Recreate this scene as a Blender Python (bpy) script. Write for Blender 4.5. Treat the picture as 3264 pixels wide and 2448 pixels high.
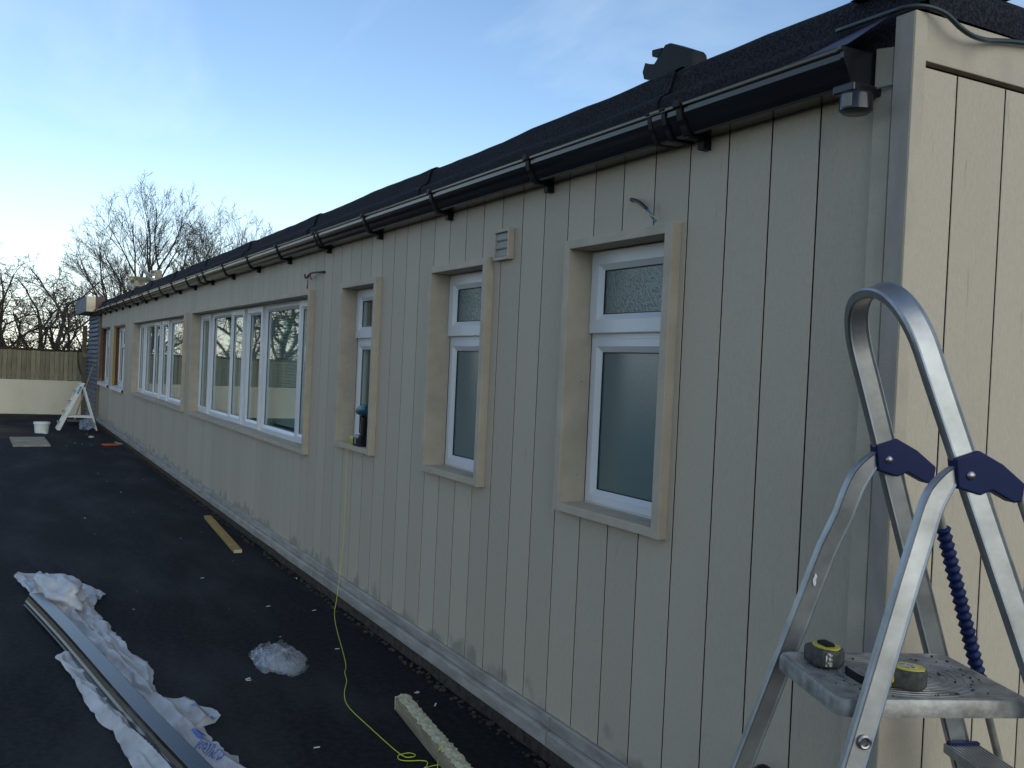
import bpy, math, random
from mathutils import Vector, Matrix, Quaternion, noise as mnoise
random.seed(7)
scene = bpy.context.scene
for o in list(bpy.data.objects): bpy.data.objects.remove(o)
COL = scene.collection
R = math.radians

# ------------------------------------------------------------------ camera
YAW, PITCH, ROLL, FPX = 0.4891, -0.0144, 0.0463, 3118.19
CAM = Vector((1.4606, -1.848, 1.43))
fwd = Vector((-math.cos(YAW)*math.cos(PITCH), math.sin(YAW)*math.cos(PITCH), math.sin(PITCH)))
rgt = fwd.cross(Vector((0, 0, 1))).normalized(); upv = rgt.cross(fwd)
r2 = rgt*math.cos(ROLL) + upv*math.sin(ROLL); u2 = -rgt*math.sin(ROLL) + upv*math.cos(ROLL)
cd = bpy.data.cameras.new('camera'); cam = bpy.data.objects.new('camera', cd); COL.objects.link(cam)
cd.sensor_width = 36; cd.lens = 36*FPX/3264; cd.clip_start = 0.05; cd.clip_end = 2000
m = Matrix((r2, u2, -fwd)).transposed().to_4x4(); m.translation = CAM; cam.matrix_world = m
scene.camera = cam
scene.render.resolution_x, scene.render.resolution_y = 1024, 768
scene.render.engine = 'CYCLES'

def ray(px, py): return fwd + r2*((px-1632)/FPX) + u2*((1224-py)/FPX)
def onZ(px, py, z): d = ray(px, py); return CAM + d*((z-CAM.z)/d.z)
def onY(px, py, y): d = ray(px, py); return CAM + d*((y-CAM.y)/d.y)
def onX(px, py, x): d = ray(px, py); return CAM + d*((x-CAM.x)/d.x)

# ------------------------------------------------------------------ sky, sun, exposure
SUN_EL, SUN_AZ = R(22), R(84)      # azimuth clockwise from +Y
sdir = Vector((math.sin(SUN_AZ)*math.cos(SUN_EL), math.cos(SUN_AZ)*math.cos(SUN_EL), math.sin(SUN_EL)))
world = bpy.data.worlds.new('World'); scene.world = world; world.use_nodes = True
wn, wl = world.node_tree.nodes, world.node_tree.links
wn.clear()
wo = wn.new('ShaderNodeOutputWorld'); bg = wn.new('ShaderNodeBackground'); sky = wn.new('ShaderNodeTexSky')
sky.sky_type = 'NISHITA'; sky.sun_disc = False; sky.sun_elevation = SUN_EL; sky.sun_rotation = SUN_AZ
sky.air_density = 1.0; sky.dust_density = 0.15; sky.ozone_density = 2.5; sky.altitude = 20
bg.inputs['Strength'].default_value = 0.086
# thin cirrus over the whole sky: the view direction projected on a flat layer, stretched noise
tc = wn.new('ShaderNodeTexCoord'); sep = wn.new('ShaderNodeSeparateXYZ'); wl.new(tc.outputs['Generated'], sep.inputs[0])
mx = wn.new('ShaderNodeMath'); mx.operation = 'MAXIMUM'; mx.inputs[1].default_value = 0.02; wl.new(sep.outputs[2], mx.inputs[0])
ad = wn.new('ShaderNodeMath'); ad.operation = 'ADD'; ad.inputs[1].default_value = 0.12; wl.new(mx.outputs[0], ad.inputs[0])
cmb = wn.new('ShaderNodeCombineXYZ')
for i in (0, 1):
    dv = wn.new('ShaderNodeMath'); dv.operation = 'DIVIDE'; wl.new(sep.outputs[i], dv.inputs[0]); wl.new(ad.outputs[0], dv.inputs[1]); wl.new(dv.outputs[0], cmb.inputs[i])
mp = wn.new('ShaderNodeMapping'); mp.inputs['Location'].default_value = (7.7, 3.3, 0); mp.inputs['Rotation'].default_value = (0, 0, R(28)); mp.inputs['Scale'].default_value = (0.55, 1.5, 1)
wl.new(cmb.outputs[0], mp.inputs[0])
nz = wn.new('ShaderNodeTexNoise'); nz.inputs['Scale'].default_value = 1.0; nz.inputs['Detail'].default_value = 8; nz.inputs['Roughness'].default_value = 0.58; nz.inputs['Distortion'].default_value = 0.7
wl.new(mp.outputs[0], nz.inputs[0])
rp = wn.new('ShaderNodeValToRGB'); rp.color_ramp.elements[0].position = 0.46; rp.color_ramp.elements[1].position = 0.80
rp.color_ramp.elements[1].color = (0.28, 0.28, 0.28, 1); wl.new(nz.outputs[0], rp.inputs[0])
mixc = wn.new('ShaderNodeMix'); mixc.data_type = 'RGBA'; mixc.inputs[7].default_value = (6.4, 7.2, 7.7, 1)
vl = wn.new('ShaderNodeMapRange'); vl.interpolation_type = 'SMOOTHSTEP'; vl.inputs[1].default_value = 0.0; vl.inputs[2].default_value = 0.26; vl.inputs[3].default_value = 0.55; vl.inputs[4].default_value = 0.0; wl.new(sep.outputs[2], vl.inputs[0])
mxv = wn.new('ShaderNodeMath'); mxv.operation = 'MAXIMUM'; wl.new(rp.outputs[0], mxv.inputs[0]); wl.new(vl.outputs[0], mxv.inputs[1]); wl.new(mxv.outputs[0], mixc.inputs[0]); wl.new(sky.outputs[0], mixc.inputs[6]); wl.new(mixc.outputs[2], bg.inputs[0]); wl.new(bg.outputs[0], wo.inputs[0])
sl = bpy.data.lights.new('sun', 'SUN'); sl.energy = 0.60; sl.angle = R(62); sl.color = (1, 0.97, 0.77)
so = bpy.data.objects.new('sun', sl); COL.objects.link(so); so.rotation_euler = sdir.to_track_quat('Z', 'Y').to_euler(); so.location = (6, 5, 8)
scene.view_settings.view_transform = 'Standard'; scene.view_settings.look = 'None'; scene.view_settings.exposure = 1.05; scene.view_settings.gamma = 1

# ------------------------------------------------------------------ materials
MATS = {}
def mat(name, col, rough=0.6, metal=0.0, spec=0.5, var=0.0, scale=(8, 8, 8), bump=0.0, bscale=200, col2=None, detail=4, coat=0.0, rnd=0.0, ramp=(0.35, 0.65), bstretch=None):
    """principled material: base colour mottled by noise in object space, optional fine bump and per-object variation"""
    if name in MATS: return MATS[name]
    mt = bpy.data.materials.new(name); mt.use_nodes = True; n, l = mt.node_tree.nodes, mt.node_tree.links
    p = n['Principled BSDF']; p.inputs['Roughness'].default_value = rough; p.inputs['Metallic'].default_value = metal
    p.inputs['Specular IOR Level'].default_value = spec; p.inputs['Coat Weight'].default_value = coat
    t = n.new('ShaderNodeTexCoord')
    c = (*col, 1); out = None
    if var or col2:
        mpn = n.new('ShaderNodeMapping'); mpn.inputs['Scale'].default_value = scale; l.new(t.outputs['Object'], mpn.inputs[0])
        if rnd:
            oi = n.new('ShaderNodeObjectInfo'); mu = n.new('ShaderNodeMath'); mu.operation = 'MULTIPLY'; mu.inputs[1].default_value = 37.0; l.new(oi.outputs['Random'], mu.inputs[0])
            cx = n.new('ShaderNodeCombineXYZ')
            for k in range(3): l.new(mu.outputs[0], cx.inputs[k])
            l.new(cx.outputs[0], mpn.inputs['Location'])
        nn = n.new('ShaderNodeTexNoise'); nn.inputs['Scale'].default_value = 1; nn.inputs['Detail'].default_value = detail; nn.inputs['Roughness'].default_value = 0.6
        l.new(mpn.outputs[0], nn.inputs[0])
        r = n.new('ShaderNodeValToRGB'); r.color_ramp.elements[0].position, r.color_ramp.elements[1].position = ramp
        c2 = (*col2, 1) if col2 else (*(x*(1+var) for x in col), 1); c1 = c if col2 else (*(x*(1-var) for x in col), 1)
        r.color_ramp.elements[0].color = c1; r.color_ramp.elements[1].color = c2
        l.new(nn.outputs[0], r.inputs[0]); out = r.outputs[0]
    if rnd:
        oi2 = n.new('ShaderNodeObjectInfo'); mr = n.new('ShaderNodeMapRange'); mr.inputs[3].default_value = 1-rnd; mr.inputs[4].default_value = 1+rnd
        l.new(oi2.outputs['Random'], mr.inputs[0]); hs = n.new('ShaderNodeHueSaturation'); l.new(mr.outputs[0], hs.inputs['Value'])
        if out: l.new(out, hs.inputs['Color'])
        else: hs.inputs['Color'].default_value = c
        out = hs.outputs[0]
    if out: l.new(out, p.inputs['Base Color'])
    else: p.inputs['Base Color'].default_value = c
    if bump:
        bn = n.new('ShaderNodeTexNoise'); bn.inputs['Scale'].default_value = bscale; bn.inputs['Detail'].default_value = 3
        if bstretch:
            bm = n.new('ShaderNodeMapping'); bm.inputs['Scale'].default_value = bstretch; l.new(t.outputs['Object'], bm.inputs[0]); l.new(bm.outputs[0], bn.inputs[0])
        else: l.new(t.outputs['Object'], bn.inputs[0])
        bb = n.new('ShaderNodeBump'); bb.inputs['Strength'].default_value = bump; bb.inputs['Distance'].default_value = 0.004
        l.new(bn.outputs[0], bb.inputs['Height']); l.new(bb.outputs[0], p.inputs['Normal'])
    MATS[name] = mt; return mt

PAINT = (0.462, 0.390, 0.294)
M_board = mat('painted_board', PAINT, 0.62, var=0.05, scale=(170, 170, 60), bump=0.30, bscale=300, bstretch=(1, 1, 0.5), rnd=0.055, spec=0.35)
def stain(mt, sc, thr, k):
    n, l = mt.node_tree.nodes, mt.node_tree.links; p = n['Principled BSDF']; src = p.inputs['Base Color'].links[0].from_socket
    t = n.new('ShaderNodeTexCoord'); oi = n.new('ShaderNodeObjectInfo'); ad_ = n.new('ShaderNodeVectorMath'); ad_.operation = 'ADD'; mu = n.new('ShaderNodeVectorMath'); mu.operation = 'SCALE'; mu.inputs[3].default_value = 9
    l.new(oi.outputs['Location'], mu.inputs[0]); l.new(t.outputs['Object'], ad_.inputs[0]); l.new(mu.outputs[0], ad_.inputs[1])
    m_ = n.new('ShaderNodeMapping'); m_.inputs['Scale'].default_value = sc; l.new(ad_.outputs[0], m_.inputs[0]); nn = n.new('ShaderNodeTexNoise'); nn.inputs['Scale'].default_value = 1; nn.inputs['Detail'].default_value = 5; l.new(m_.outputs[0], nn.inputs[0])
    r = n.new('ShaderNodeMapRange'); r.inputs[1].default_value = thr; r.inputs[2].default_value = thr+.14; r.inputs[3].default_value = 0; r.inputs[4].default_value = k; l.new(nn.outputs[0], r.inputs[0])
    mx_ = n.new('ShaderNodeMix'); mx_.data_type = 'RGBA'; l.new(r.outputs[0], mx_.inputs[0]); l.new(src, mx_.inputs[6]); mx_.inputs[7].default_value = (0.13, 0.125, 0.11, 1); l.new(mx_.outputs[2], p.inputs['Base Color'])
stain(M_board, (34, 34, 5), .66, .5)
def splash(mt):      # mud splashed up the lowest hand's breadth of the boards
    n, l = mt.node_tree.nodes, mt.node_tree.links; p = n['Principled BSDF']; src = p.inputs['Base Color'].links[0].from_socket
    t = n.new('ShaderNodeTexCoord'); sx = n.new('ShaderNodeSeparateXYZ'); l.new(t.outputs['Object'], sx.inputs[0]); oi = n.new('ShaderNodeObjectInfo'); va = n.new('ShaderNodeVectorMath'); va.operation = 'ADD'; l.new(t.outputs['Object'], va.inputs[0]); l.new(oi.outputs['Location'], va.inputs[1])
    nn = n.new('ShaderNodeTexNoise'); nn.inputs['Scale'].default_value = 7; nn.inputs['Detail'].default_value = 8; l.new(va.outputs[0], nn.inputs[0])
    a = n.new('ShaderNodeMapRange'); a.inputs[1].default_value = .17; a.inputs[2].default_value = .30; a.inputs[3].default_value = .20; a.inputs[4].default_value = -.12; l.new(sx.outputs[2], a.inputs[0])
    b = n.new('ShaderNodeMath'); b.operation = 'ADD'; l.new(nn.outputs[0], b.inputs[0]); l.new(a.outputs[0], b.inputs[1])
    r = n.new('ShaderNodeMapRange'); r.inputs[1].default_value = .60; r.inputs[2].default_value = .74; r.inputs[3].default_value = 0; r.inputs[4].default_value = .55; l.new(b.outputs[0], r.inputs[0])
    mx_ = n.new('ShaderNodeMix'); mx_.data_type = 'RGBA'; l.new(r.outputs[0], mx_.inputs[0]); l.new(src, mx_.inputs[6]); mx_.inputs[7].default_value = (0.15, 0.14, 0.12, 1); l.new(mx_.outputs[2], p.inputs['Base Color'])
splash(M_board)
M_trimp = mat('painted_trim', (0.450, 0.380, 0.288), 0.6, var=0.09, scale=(9, 9, 9), bump=0.35, bscale=240, rnd=0.03, spec=0.35)
M_edge = mat('joint_shade_edge', (0.018, 0.018, 0.018), 0.8)  # near-black colour on board sides, painting in the shadow of the open joints
M_base = mat('weathered_base_trim', (0.22, 0.20, 0.17), 0.65, col2=(0.37, 0.34, 0.295), scale=(5, 14, 22), bump=0.4, bscale=120, detail=7, rnd=0.05)
M_upvc = mat('white_upvc', (0.66, 0.66, 0.665), 0.32, var=0.04, scale=(3, 3, 3))
M_black = mat('black_plastic', (0.011, 0.011, 0.013), 0.2, spec=0.5, var=0.2, scale=(6, 6, 6))
M_blackm = mat('black_plastic_matt', (0.010, 0.010, 0.012), 0.55, spec=0.2, var=0.2, scale=(30, 30, 30))
M_felt = mat('mineral_felt', (0.006, 0.006, 0.009), 0.9, col2=(0.040, 0.040, 0.052), ramp=(.42, .72), scale=(140, 140, 140), bump=0.8, bscale=350, spec=0.2)
M_slate = mat('blue_grey_cladding', (0.10, 0.115, 0.15), 0.5, var=0.25, scale=(4, 10, 10), bump=0.2, bscale=60, rnd=0.12)
M_alu = mat('aluminium', (0.36, 0.365, 0.37), 0.42, metal=0.9, var=0.16, scale=(14, 14, 14), bump=0.06, bscale=60, detail=8)
M_plat = mat('worn_aluminium_platform', (0.20, 0.19, 0.175), 0.52, metal=0.55, col2=(0.40, 0.385, 0.36), scale=(22, 22, 22), bump=0.2, bscale=90, detail=8)
M_navy = mat('navy_plastic', (0.004, 0.011, 0.060), 0.5, spec=0.22, var=0.15, scale=(20, 20, 20))
M_rod = mat('grey_rod', (0.25, 0.24, 0.21), 0.45, metal=0.5, var=0.2, scale=(30, 30, 30))
M_rubber = mat('black_rubber', (0.028, 0.027, 0.025), 0.62, col2=(0.075, 0.070, 0.060), scale=(60, 60, 60), detail=6)
M_yellow = mat('yellow_plastic', (0.62, 0.50, 0.035), 0.42, col2=(0.45, 0.37, 0.06), scale=(45, 45, 45), detail=6)
M_timber = mat('treated_timber', (0.40, 0.255, 0.055), 0.6, col2=(0.30, 0.175, 0.035), scale=(3, 40, 40), bump=0.3, bscale=50)
M_timend = mat('cut_timber_end', (0.60, 0.50, 0.34), 0.7, var=0.15, scale=(60, 60, 60))
M_oldtim = mat('pale_timber', (0.36, 0.29, 0.18), 0.75, col2=(0.22, 0.16, 0.09), scale=(4, 40, 40), bump=0.3, bscale=60)
M_foam = mat('crumbling_foam', (0.52, 0.49, 0.34), 0.9, col2=(0.34, 0.31, 0.20), scale=(40, 40, 40), bump=1.0, bscale=120)
M_fence = mat('fence_board', (0.235, 0.205, 0.125), 0.8, col2=(0.155, 0.135, 0.085), scale=(30, 30, 3), bump=0.3, bscale=80, rnd=0.26, detail=6)
M_fpost = mat('brown_post', (0.12, 0.07, 0.03), 0.8, col2=(0.19, 0.13, 0.06), scale=(20, 20, 4))
M_render = mat('cream_render', (0.60, 0.54, 0.41), 0.85, var=0.06, scale=(2, 2, 2), bump=0.35, bscale=90)
M_bark = mat('dark_bark', (0.045, 0.036, 0.028), 0.9, var=0.3, scale=(12, 12, 12))
M_twig = mat('twig', (0.060, 0.044, 0.033), 0.9, var=0.3, scale=(3, 3, 3))
M_brick = mat('brick_reveal', (0.17, 0.055, 0.03), 0.85, col2=(0.09, 0.04, 0.028), scale=(20, 20, 60), bump=0.5, bscale=60)
M_dirt = mat('earth', (0.030, 0.021, 0.014), 0.95, col2=(0.085, 0.062, 0.044), scale=(25, 25, 25), bump=1.0, bscale=60, detail=8)
M_white = mat('white_plastic', (0.70, 0.71, 0.66), 0.4, var=0.04, scale=(8, 8, 8))
M_conc = mat('old_concrete', (0.34, 0.31, 0.25), 0.85, col2=(0.20, 0.175, 0.13), scale=(7, 7, 7), bump=0.5, bscale=60, detail=8)
M_rust = mat('rust_stain', (0.26, 0.15, 0.05), 0.85, var=0.3, scale=(12, 12, 12))
M_orange = mat('orange_offcut', (0.45, 0.085, 0.025), 0.7, var=0.2, scale=(20, 20, 20))
M_grey = mat('grey_offcut', (0.28, 0.28, 0.27), 0.7, var=0.2, scale=(20, 20, 20))
M_post = mat('weathered_post', (0.085, 0.085, 0.085), 0.85, col2=(0.15, 0.08, 0.045), scale=(20, 20, 5), detail=7)
M_wblue = mat('galvanised_box', (0.19, 0.235, 0.25), 0.6, col2=(0.12, 0.155, 0.17), scale=(5, 5, 5))
M_cream = mat('peeling_cream_paint', (0.62, 0.53, 0.36), 0.7, col2=(0.40, 0.30, 0.18), scale=(9, 9, 9), ramp=(0.5, 0.8), detail=7)
M_string = mat('yellow_string', (0.55, 0.62, 0.05), 0.6)
M_cable = mat('black_cable', (0.012, 0.014, 0.015), 0.45)
M_dcable = mat('green_black_cable', (0.020, 0.030, 0.030), 0.4)
M_wireb = mat('blue_wire', (0.03, 0.16, 0.36), 0.4); M_wirey = mat('yellow_green_wire', (0.50, 0.42, 0.03), 0.4); M_wirer = mat('red_wire', (0.45, 0.02, 0.02), 0.4)
M_teal = mat('teal_plastic', (0.012, 0.085, 0.12), 0.38, var=0.15, scale=(30, 30, 30))
M_steel = mat('dark_steel', (0.30, 0.28, 0.29), 0.3, metal=0.9)
M_brass = mat('screw_head', (0.42, 0.36, 0.22), 0.35, metal=0.8)
M_inside = mat('interior_paint', (0.42, 0.41, 0.36), 0.8, var=0.05, scale=(2, 2, 2))
M_net = mat('curtain_cloth', (0.46, 0.48, 0.40), 0.85, var=0.1, scale=(20, 20, 2))
M_blind = mat('blind_slat', (0.74, 0.76, 0.72), 0.6)
M_lens = mat('sensor_lens', (0.16, 0.15, 0.13), 0.25)
M_paper = mat('tape_label_print', (0.62, 0.60, 0.50), 0.5, col2=(0.05, 0.05, 0.05), scale=(220, 220, 220), ramp=(0.45, 0.55))
M_sticker = mat('blue_sticker', (0.03, 0.22, 0.34), 0.4, col2=(0.10, 0.36, 0.46), scale=(40, 40, 40))
M_blueink = mat('blue_ink', (0.035, 0.10, 0.36), 0.5, col2=(0.16, 0.24, 0.48), scale=(35, 35, 35), ramp=(0.5, 0.75), detail=6)
M_flake = mat('pale_flake', (0.55, 0.54, 0.50), 0.7)
M_hedge = mat('ivy_and_bramble', (0.030, 0.036, 0.014), 0.85, col2=(0.065, 0.040, 0.024), scale=(6, 6, 6), detail=6)

def schlick(n, l, f0, f1, e):
    lw = n.new('ShaderNodeLayerWeight'); lw.inputs[0].default_value = 0.5; pw = n.new('ShaderNodeMath'); pw.operation = 'POWER'; pw.inputs[1].default_value = e; l.new(lw.outputs['Facing'], pw.inputs[0])
    mr_ = n.new('ShaderNodeMapRange'); mr_.inputs[3].default_value = f0; mr_.inputs[4].default_value = f1; l.new(pw.outputs[0], mr_.inputs[0]); return mr_.outputs[0]
def m_glass():
    mt = bpy.data.materials.new('window_glass'); mt.use_nodes = True; n, l = mt.node_tree.nodes, mt.node_tree.links; n.clear()
    o = n.new('ShaderNodeOutputMaterial'); mix = n.new('ShaderNodeMixShader');
    fr_ = schlick(n, l, .07, 1.0, 4.2)
    tr = n.new('ShaderNodeBsdfTransparent'); tr.inputs[0].default_value = (0.80, 0.88, 0.85, 1); gl = n.new('ShaderNodeBsdfGlossy'); gl.inputs['Roughness'].default_value = 0.004
    t = n.new('ShaderNodeTexCoord'); nn = n.new('ShaderNodeTexNoise'); nn.inputs['Scale'].default_value = 2.2; l.new(t.outputs['Object'], nn.inputs[0])
    b = n.new('ShaderNodeBump'); b.inputs['Strength'].default_value = 0.004; b.inputs['Distance'].default_value = 0.02; l.new(nn.outputs[0], b.inputs['Height'])
    l.new(b.outputs[0], gl.inputs['Normal']); l.new(fr_, mix.inputs[0]); l.new(tr.outputs[0], mix.inputs[1]); l.new(gl.outputs[0], mix.inputs[2]); l.new(mix.outputs[0], o.inputs[0])
    return mt
M_glass = m_glass()
def m_obscure(name, bmp, c1, c2, rough):
    mt = bpy.data.materials.new(name); mt.use_nodes = True; n, l = mt.node_tree.nodes, mt.node_tree.links
    p = n['Principled BSDF']; p.inputs['Base Color'].default_value = (0.085, 0.125, 0.125, 1); p.inputs['Roughness'].default_value = rough; p.inputs['IOR'].default_value = 1.75
    t = n.new('ShaderNodeTexCoord'); mpn = n.new('ShaderNodeMapping'); mpn.inputs['Scale'].default_value = (150, 150, 85); l.new(t.outputs['Object'], mpn.inputs[0])
    nn = n.new('ShaderNodeTexNoise'); nn.inputs['Scale'].default_value = 1; nn.inputs['Detail'].default_value = 2; l.new(mpn.outputs[0], nn.inputs[0])
    b = n.new('ShaderNodeBump'); b.inputs['Strength'].default_value = bmp; b.inputs['Distance'].default_value = 0.008; l.new(nn.outputs[0], b.inputs['Height']); l.new(b.outputs[0], p.inputs['Normal'])
    n2 = n.new('ShaderNodeTexNoise'); n2.inputs['Scale'].default_value = 3.2; l.new(t.outputs['Object'], n2.inputs[0])
    r = n.new('ShaderNodeValToRGB'); r.color_ramp.elements[0].color = (*c1, 1); r.color_ramp.elements[1].color = (*c2, 1); l.new(n2.outputs[0], r.inputs[0]); l.new(r.outputs[0], p.inputs['Base Color'])
    return mt
M_obs = m_obscure('reeded_obscure_glass', .5, (0.07, 0.125, 0.135), (0.14, 0.17, 0.145), .12)
M_obs2 = m_obscure('satin_obscure_glass', .04, (0.062, 0.140, 0.165), (0.13, 0.165, 0.145), .26)
def m_film(name, col, alpha, rough=0.25, lo=None, hi=None, scale=7, bmp=0.45):
    """thin crumpled plastic film: part see-through, part scattering, glossy"""
    mt = bpy.data.materials.new(name); mt.use_nodes = True; n, l = mt.node_tree.nodes, mt.node_tree.links; n.clear()
    o = n.new('ShaderNodeOutputMaterial'); d = n.new('ShaderNodeBsdfDiffuse'); d.inputs[0].default_value = (*col, 1); tl = n.new('ShaderNodeBsdfTranslucent'); tl.inputs[0].default_value = (*col, 1)
    tr = n.new('ShaderNodeBsdfTransparent'); g = n.new('ShaderNodeBsdfGlossy'); g.inputs['Roughness'].default_value = rough
    m1 = n.new('ShaderNodeMixShader'); m1.inputs[0].default_value = 0.35; l.new(d.outputs[0], m1.inputs[1]); l.new(tl.outputs[0], m1.inputs[2])
    t = n.new('ShaderNodeTexCoord'); nn = n.new('ShaderNodeTexNoise'); nn.inputs['Scale'].default_value = scale; nn.inputs['Detail'].default_value = 6; l.new(t.outputs['Object'], nn.inputs[0])
    mr = n.new('ShaderNodeMapRange'); mr.inputs[1].default_value = 0.35; mr.inputs[2].default_value = 0.68; mr.inputs[3].default_value = lo if lo is not None else alpha; mr.inputs[4].default_value = hi if hi is not None else alpha; l.new(nn.outputs[0], mr.inputs[0])
    m2 = n.new('ShaderNodeMixShader'); l.new(mr.outputs[0], m2.inputs[0]); l.new(tr.outputs[0], m2.inputs[1]); l.new(m1.outputs[0], m2.inputs[2])
    m3 = n.new('ShaderNodeMixShader'); l.new(schlick(n, l, .03, .55, 4), m3.inputs[0]); l.new(m2.outputs[0], m3.inputs[1]); l.new(g.outputs[0], m3.inputs[2])
    n3 = n.new('ShaderNodeTexNoise'); n3.inputs['Scale'].default_value = 38; n3.inputs['Detail'].default_value = 5; n3.inputs['Distortion'].default_value = 1.2; l.new(t.outputs['Object'], n3.inputs[0])
    b = n.new('ShaderNodeBump'); b.inputs['Strength'].default_value = bmp; b.inputs['Distance'].default_value = 0.012; l.new(n3.outputs[0], b.inputs['Height'])
    for s in (d, tl, g): l.new(b.outputs[0], s.inputs['Normal'])
    l.new(m3.outputs[0], o.inputs[0]); return mt
M_wrap = m_film('printed_polythene', (0.74, 0.74, 0.76), 0.8, 0.30, 0.62, 0.97, 7, 0.12)
M_clear = m_film('clear_polythene', (0.66, 0.69, 0.73), 0.3, 0.16, 0.0, 0.34, 9, 0.06)
M_bagblue = m_film('blue_tinted_polythene', (0.42, 0.48, 0.60), 0.4, 0.15, 0.25, 0.75, 9)

def m_asphalt():
    mt = bpy.data.materials.new('fresh_asphalt'); mt.use_nodes = True; n, l = mt.node_tree.nodes, mt.node_tree.links
    p = n['Principled BSDF']; p.inputs['Roughness'].default_value = 0.82; p.inputs['Specular IOR Level'].default_value = 0.17
    t = n.new('ShaderNodeTexCoord')
    n1 = n.new('ShaderNodeTexNoise'); n1.inputs['Scale'].default_value = 170; n1.inputs['Detail'].default_value = 5; l.new(t.outputs['Object'], n1.inputs[0])
    nA = n.new('ShaderNodeTexNoise'); nA.inputs['Scale'].default_value = 34; nA.inputs['Detail'].default_value = 6; l.new(t.outputs['Object'], nA.inputs[0])
    r1 = n.new('ShaderNodeValToRGB'); r1.color_ramp.elements[0].color = (0.0024, 0.0024, 0.0032, 1); r1.color_ramp.elements[1].color = (0.021, 0.0205, 0.024, 1); r1.color_ramp.elements[0].position = .42; r1.color_ramp.elements[1].position = .66; av = n.new('ShaderNodeMath'); av.operation = 'ADD'; l.new(n1.outputs[0], av.inputs[0]); l.new(nA.outputs[0], av.inputs[1]); hf = n.new('ShaderNodeMath'); hf.operation = 'MULTIPLY'; hf.inputs[1].default_value = .5; l.new(av.outputs[0], hf.inputs[0]); l.new(hf.outputs[0], r1.inputs[0])
    # dusty streaks left by rolling and rain
    mpn = n.new('ShaderNodeMapping'); mpn.inputs['Scale'].default_value = (0.5, 1.6, 1); mpn.inputs['Rotation'].default_value = (0, 0, R(65)); l.new(t.outputs['Object'], mpn.inputs[0])
    n2 = n.new('ShaderNodeTexNoise'); n2.inputs['Scale'].default_value = 1.3; n2.inputs['Detail'].default_value = 7; n2.inputs['Roughness'].default_value = .62; l.new(mpn.outputs[0], n2.inputs[0])
    r2_ = n.new('ShaderNodeValToRGB'); r2_.color_ramp.elements[0].position = .44; r2_.color_ramp.elements[1].position = .74; r2_.color_ramp.elements[1].color = (.55, .55, .55, 1); l.new(n2.outputs[0], r2_.inputs[0])
    mxa = n.new('ShaderNodeMix'); mxa.data_type = 'RGBA'; mxa.inputs[7].default_value = (0.055, 0.056, 0.060, 1); l.new(r2_.outputs[0], mxa.inputs[0]); l.new(r1.outputs[0], mxa.inputs[6])
    # brown mud washed over the far corner of the yard
    sx = n.new('ShaderNodeSeparateXYZ'); l.new(t.outputs['Object'], sx.inputs[0])
    def band(sock, c, w):
        a = n.new('ShaderNodeMath'); a.operation = 'SUBTRACT'; a.inputs[1].default_value = c; l.new(sock, a.inputs[0])
        b = n.new('ShaderNodeMath'); b.operation = 'ABSOLUTE'; l.new(a.outputs[0], b.inputs[0])
        c_ = n.new('ShaderNodeMapRange'); c_.inputs[1].default_value = w*.55; c_.inputs[2].default_value = w; c_.inputs[3].default_value = 1; c_.inputs[4].default_value = 0; l.new(b.outputs[0], c_.inputs[0]); return c_.outputs[0]
    k1 = band(sx.outputs[0], -17.1, 2.0); k2 = band(sx.outputs[1], -2.3, 1.25)
    n3 = n.new('ShaderNodeTexNoise'); n3.inputs['Scale'].default_value = 1.5; n3.inputs['Detail'].default_value = 6; mp3 = n.new('ShaderNodeMapping'); mp3.inputs['Scale'].default_value = (1.5, .35, 1); l.new(t.outputs['Object'], mp3.inputs[0]); l.new(mp3.outputs[0], n3.inputs[0])
    r3 = n.new('ShaderNodeValToRGB'); r3.color_ramp.elements[0].position = .42; r3.color_ramp.elements[1].position = .6; l.new(n3.outputs[0], r3.inputs[0])
    q1 = n.new('ShaderNodeMath'); q1.operation = 'MULTIPLY'; l.new(k1, q1.inputs[0]); l.new(k2, q1.inputs[1]); q2 = n.new('ShaderNodeMath'); q2.operation = 'MULTIPLY'; l.new(q1.outputs[0], q2.inputs[0]); l.new(r3.outputs[0], q2.inputs[1])
    mxb = n.new('ShaderNodeMix'); mxb.data_type = 'RGBA'; mxb.inputs[7].default_value = (0.085, 0.055, 0.034, 1); l.new(q2.outputs[0], mxb.inputs[0]); l.new(mxa.outputs[2], mxb.inputs[6]); l.new(mxb.outputs[2], p.inputs['Base Color'])
    b = n.new('ShaderNodeBump'); b.inputs['Strength'].default_value = .7; b.inputs['Distance'].default_value = .006; l.new(n1.outputs[0], b.inputs['Height']); l.new(b.outputs[0], p.inputs['Normal'])
    return mt
M_asph = m_asphalt()

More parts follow.
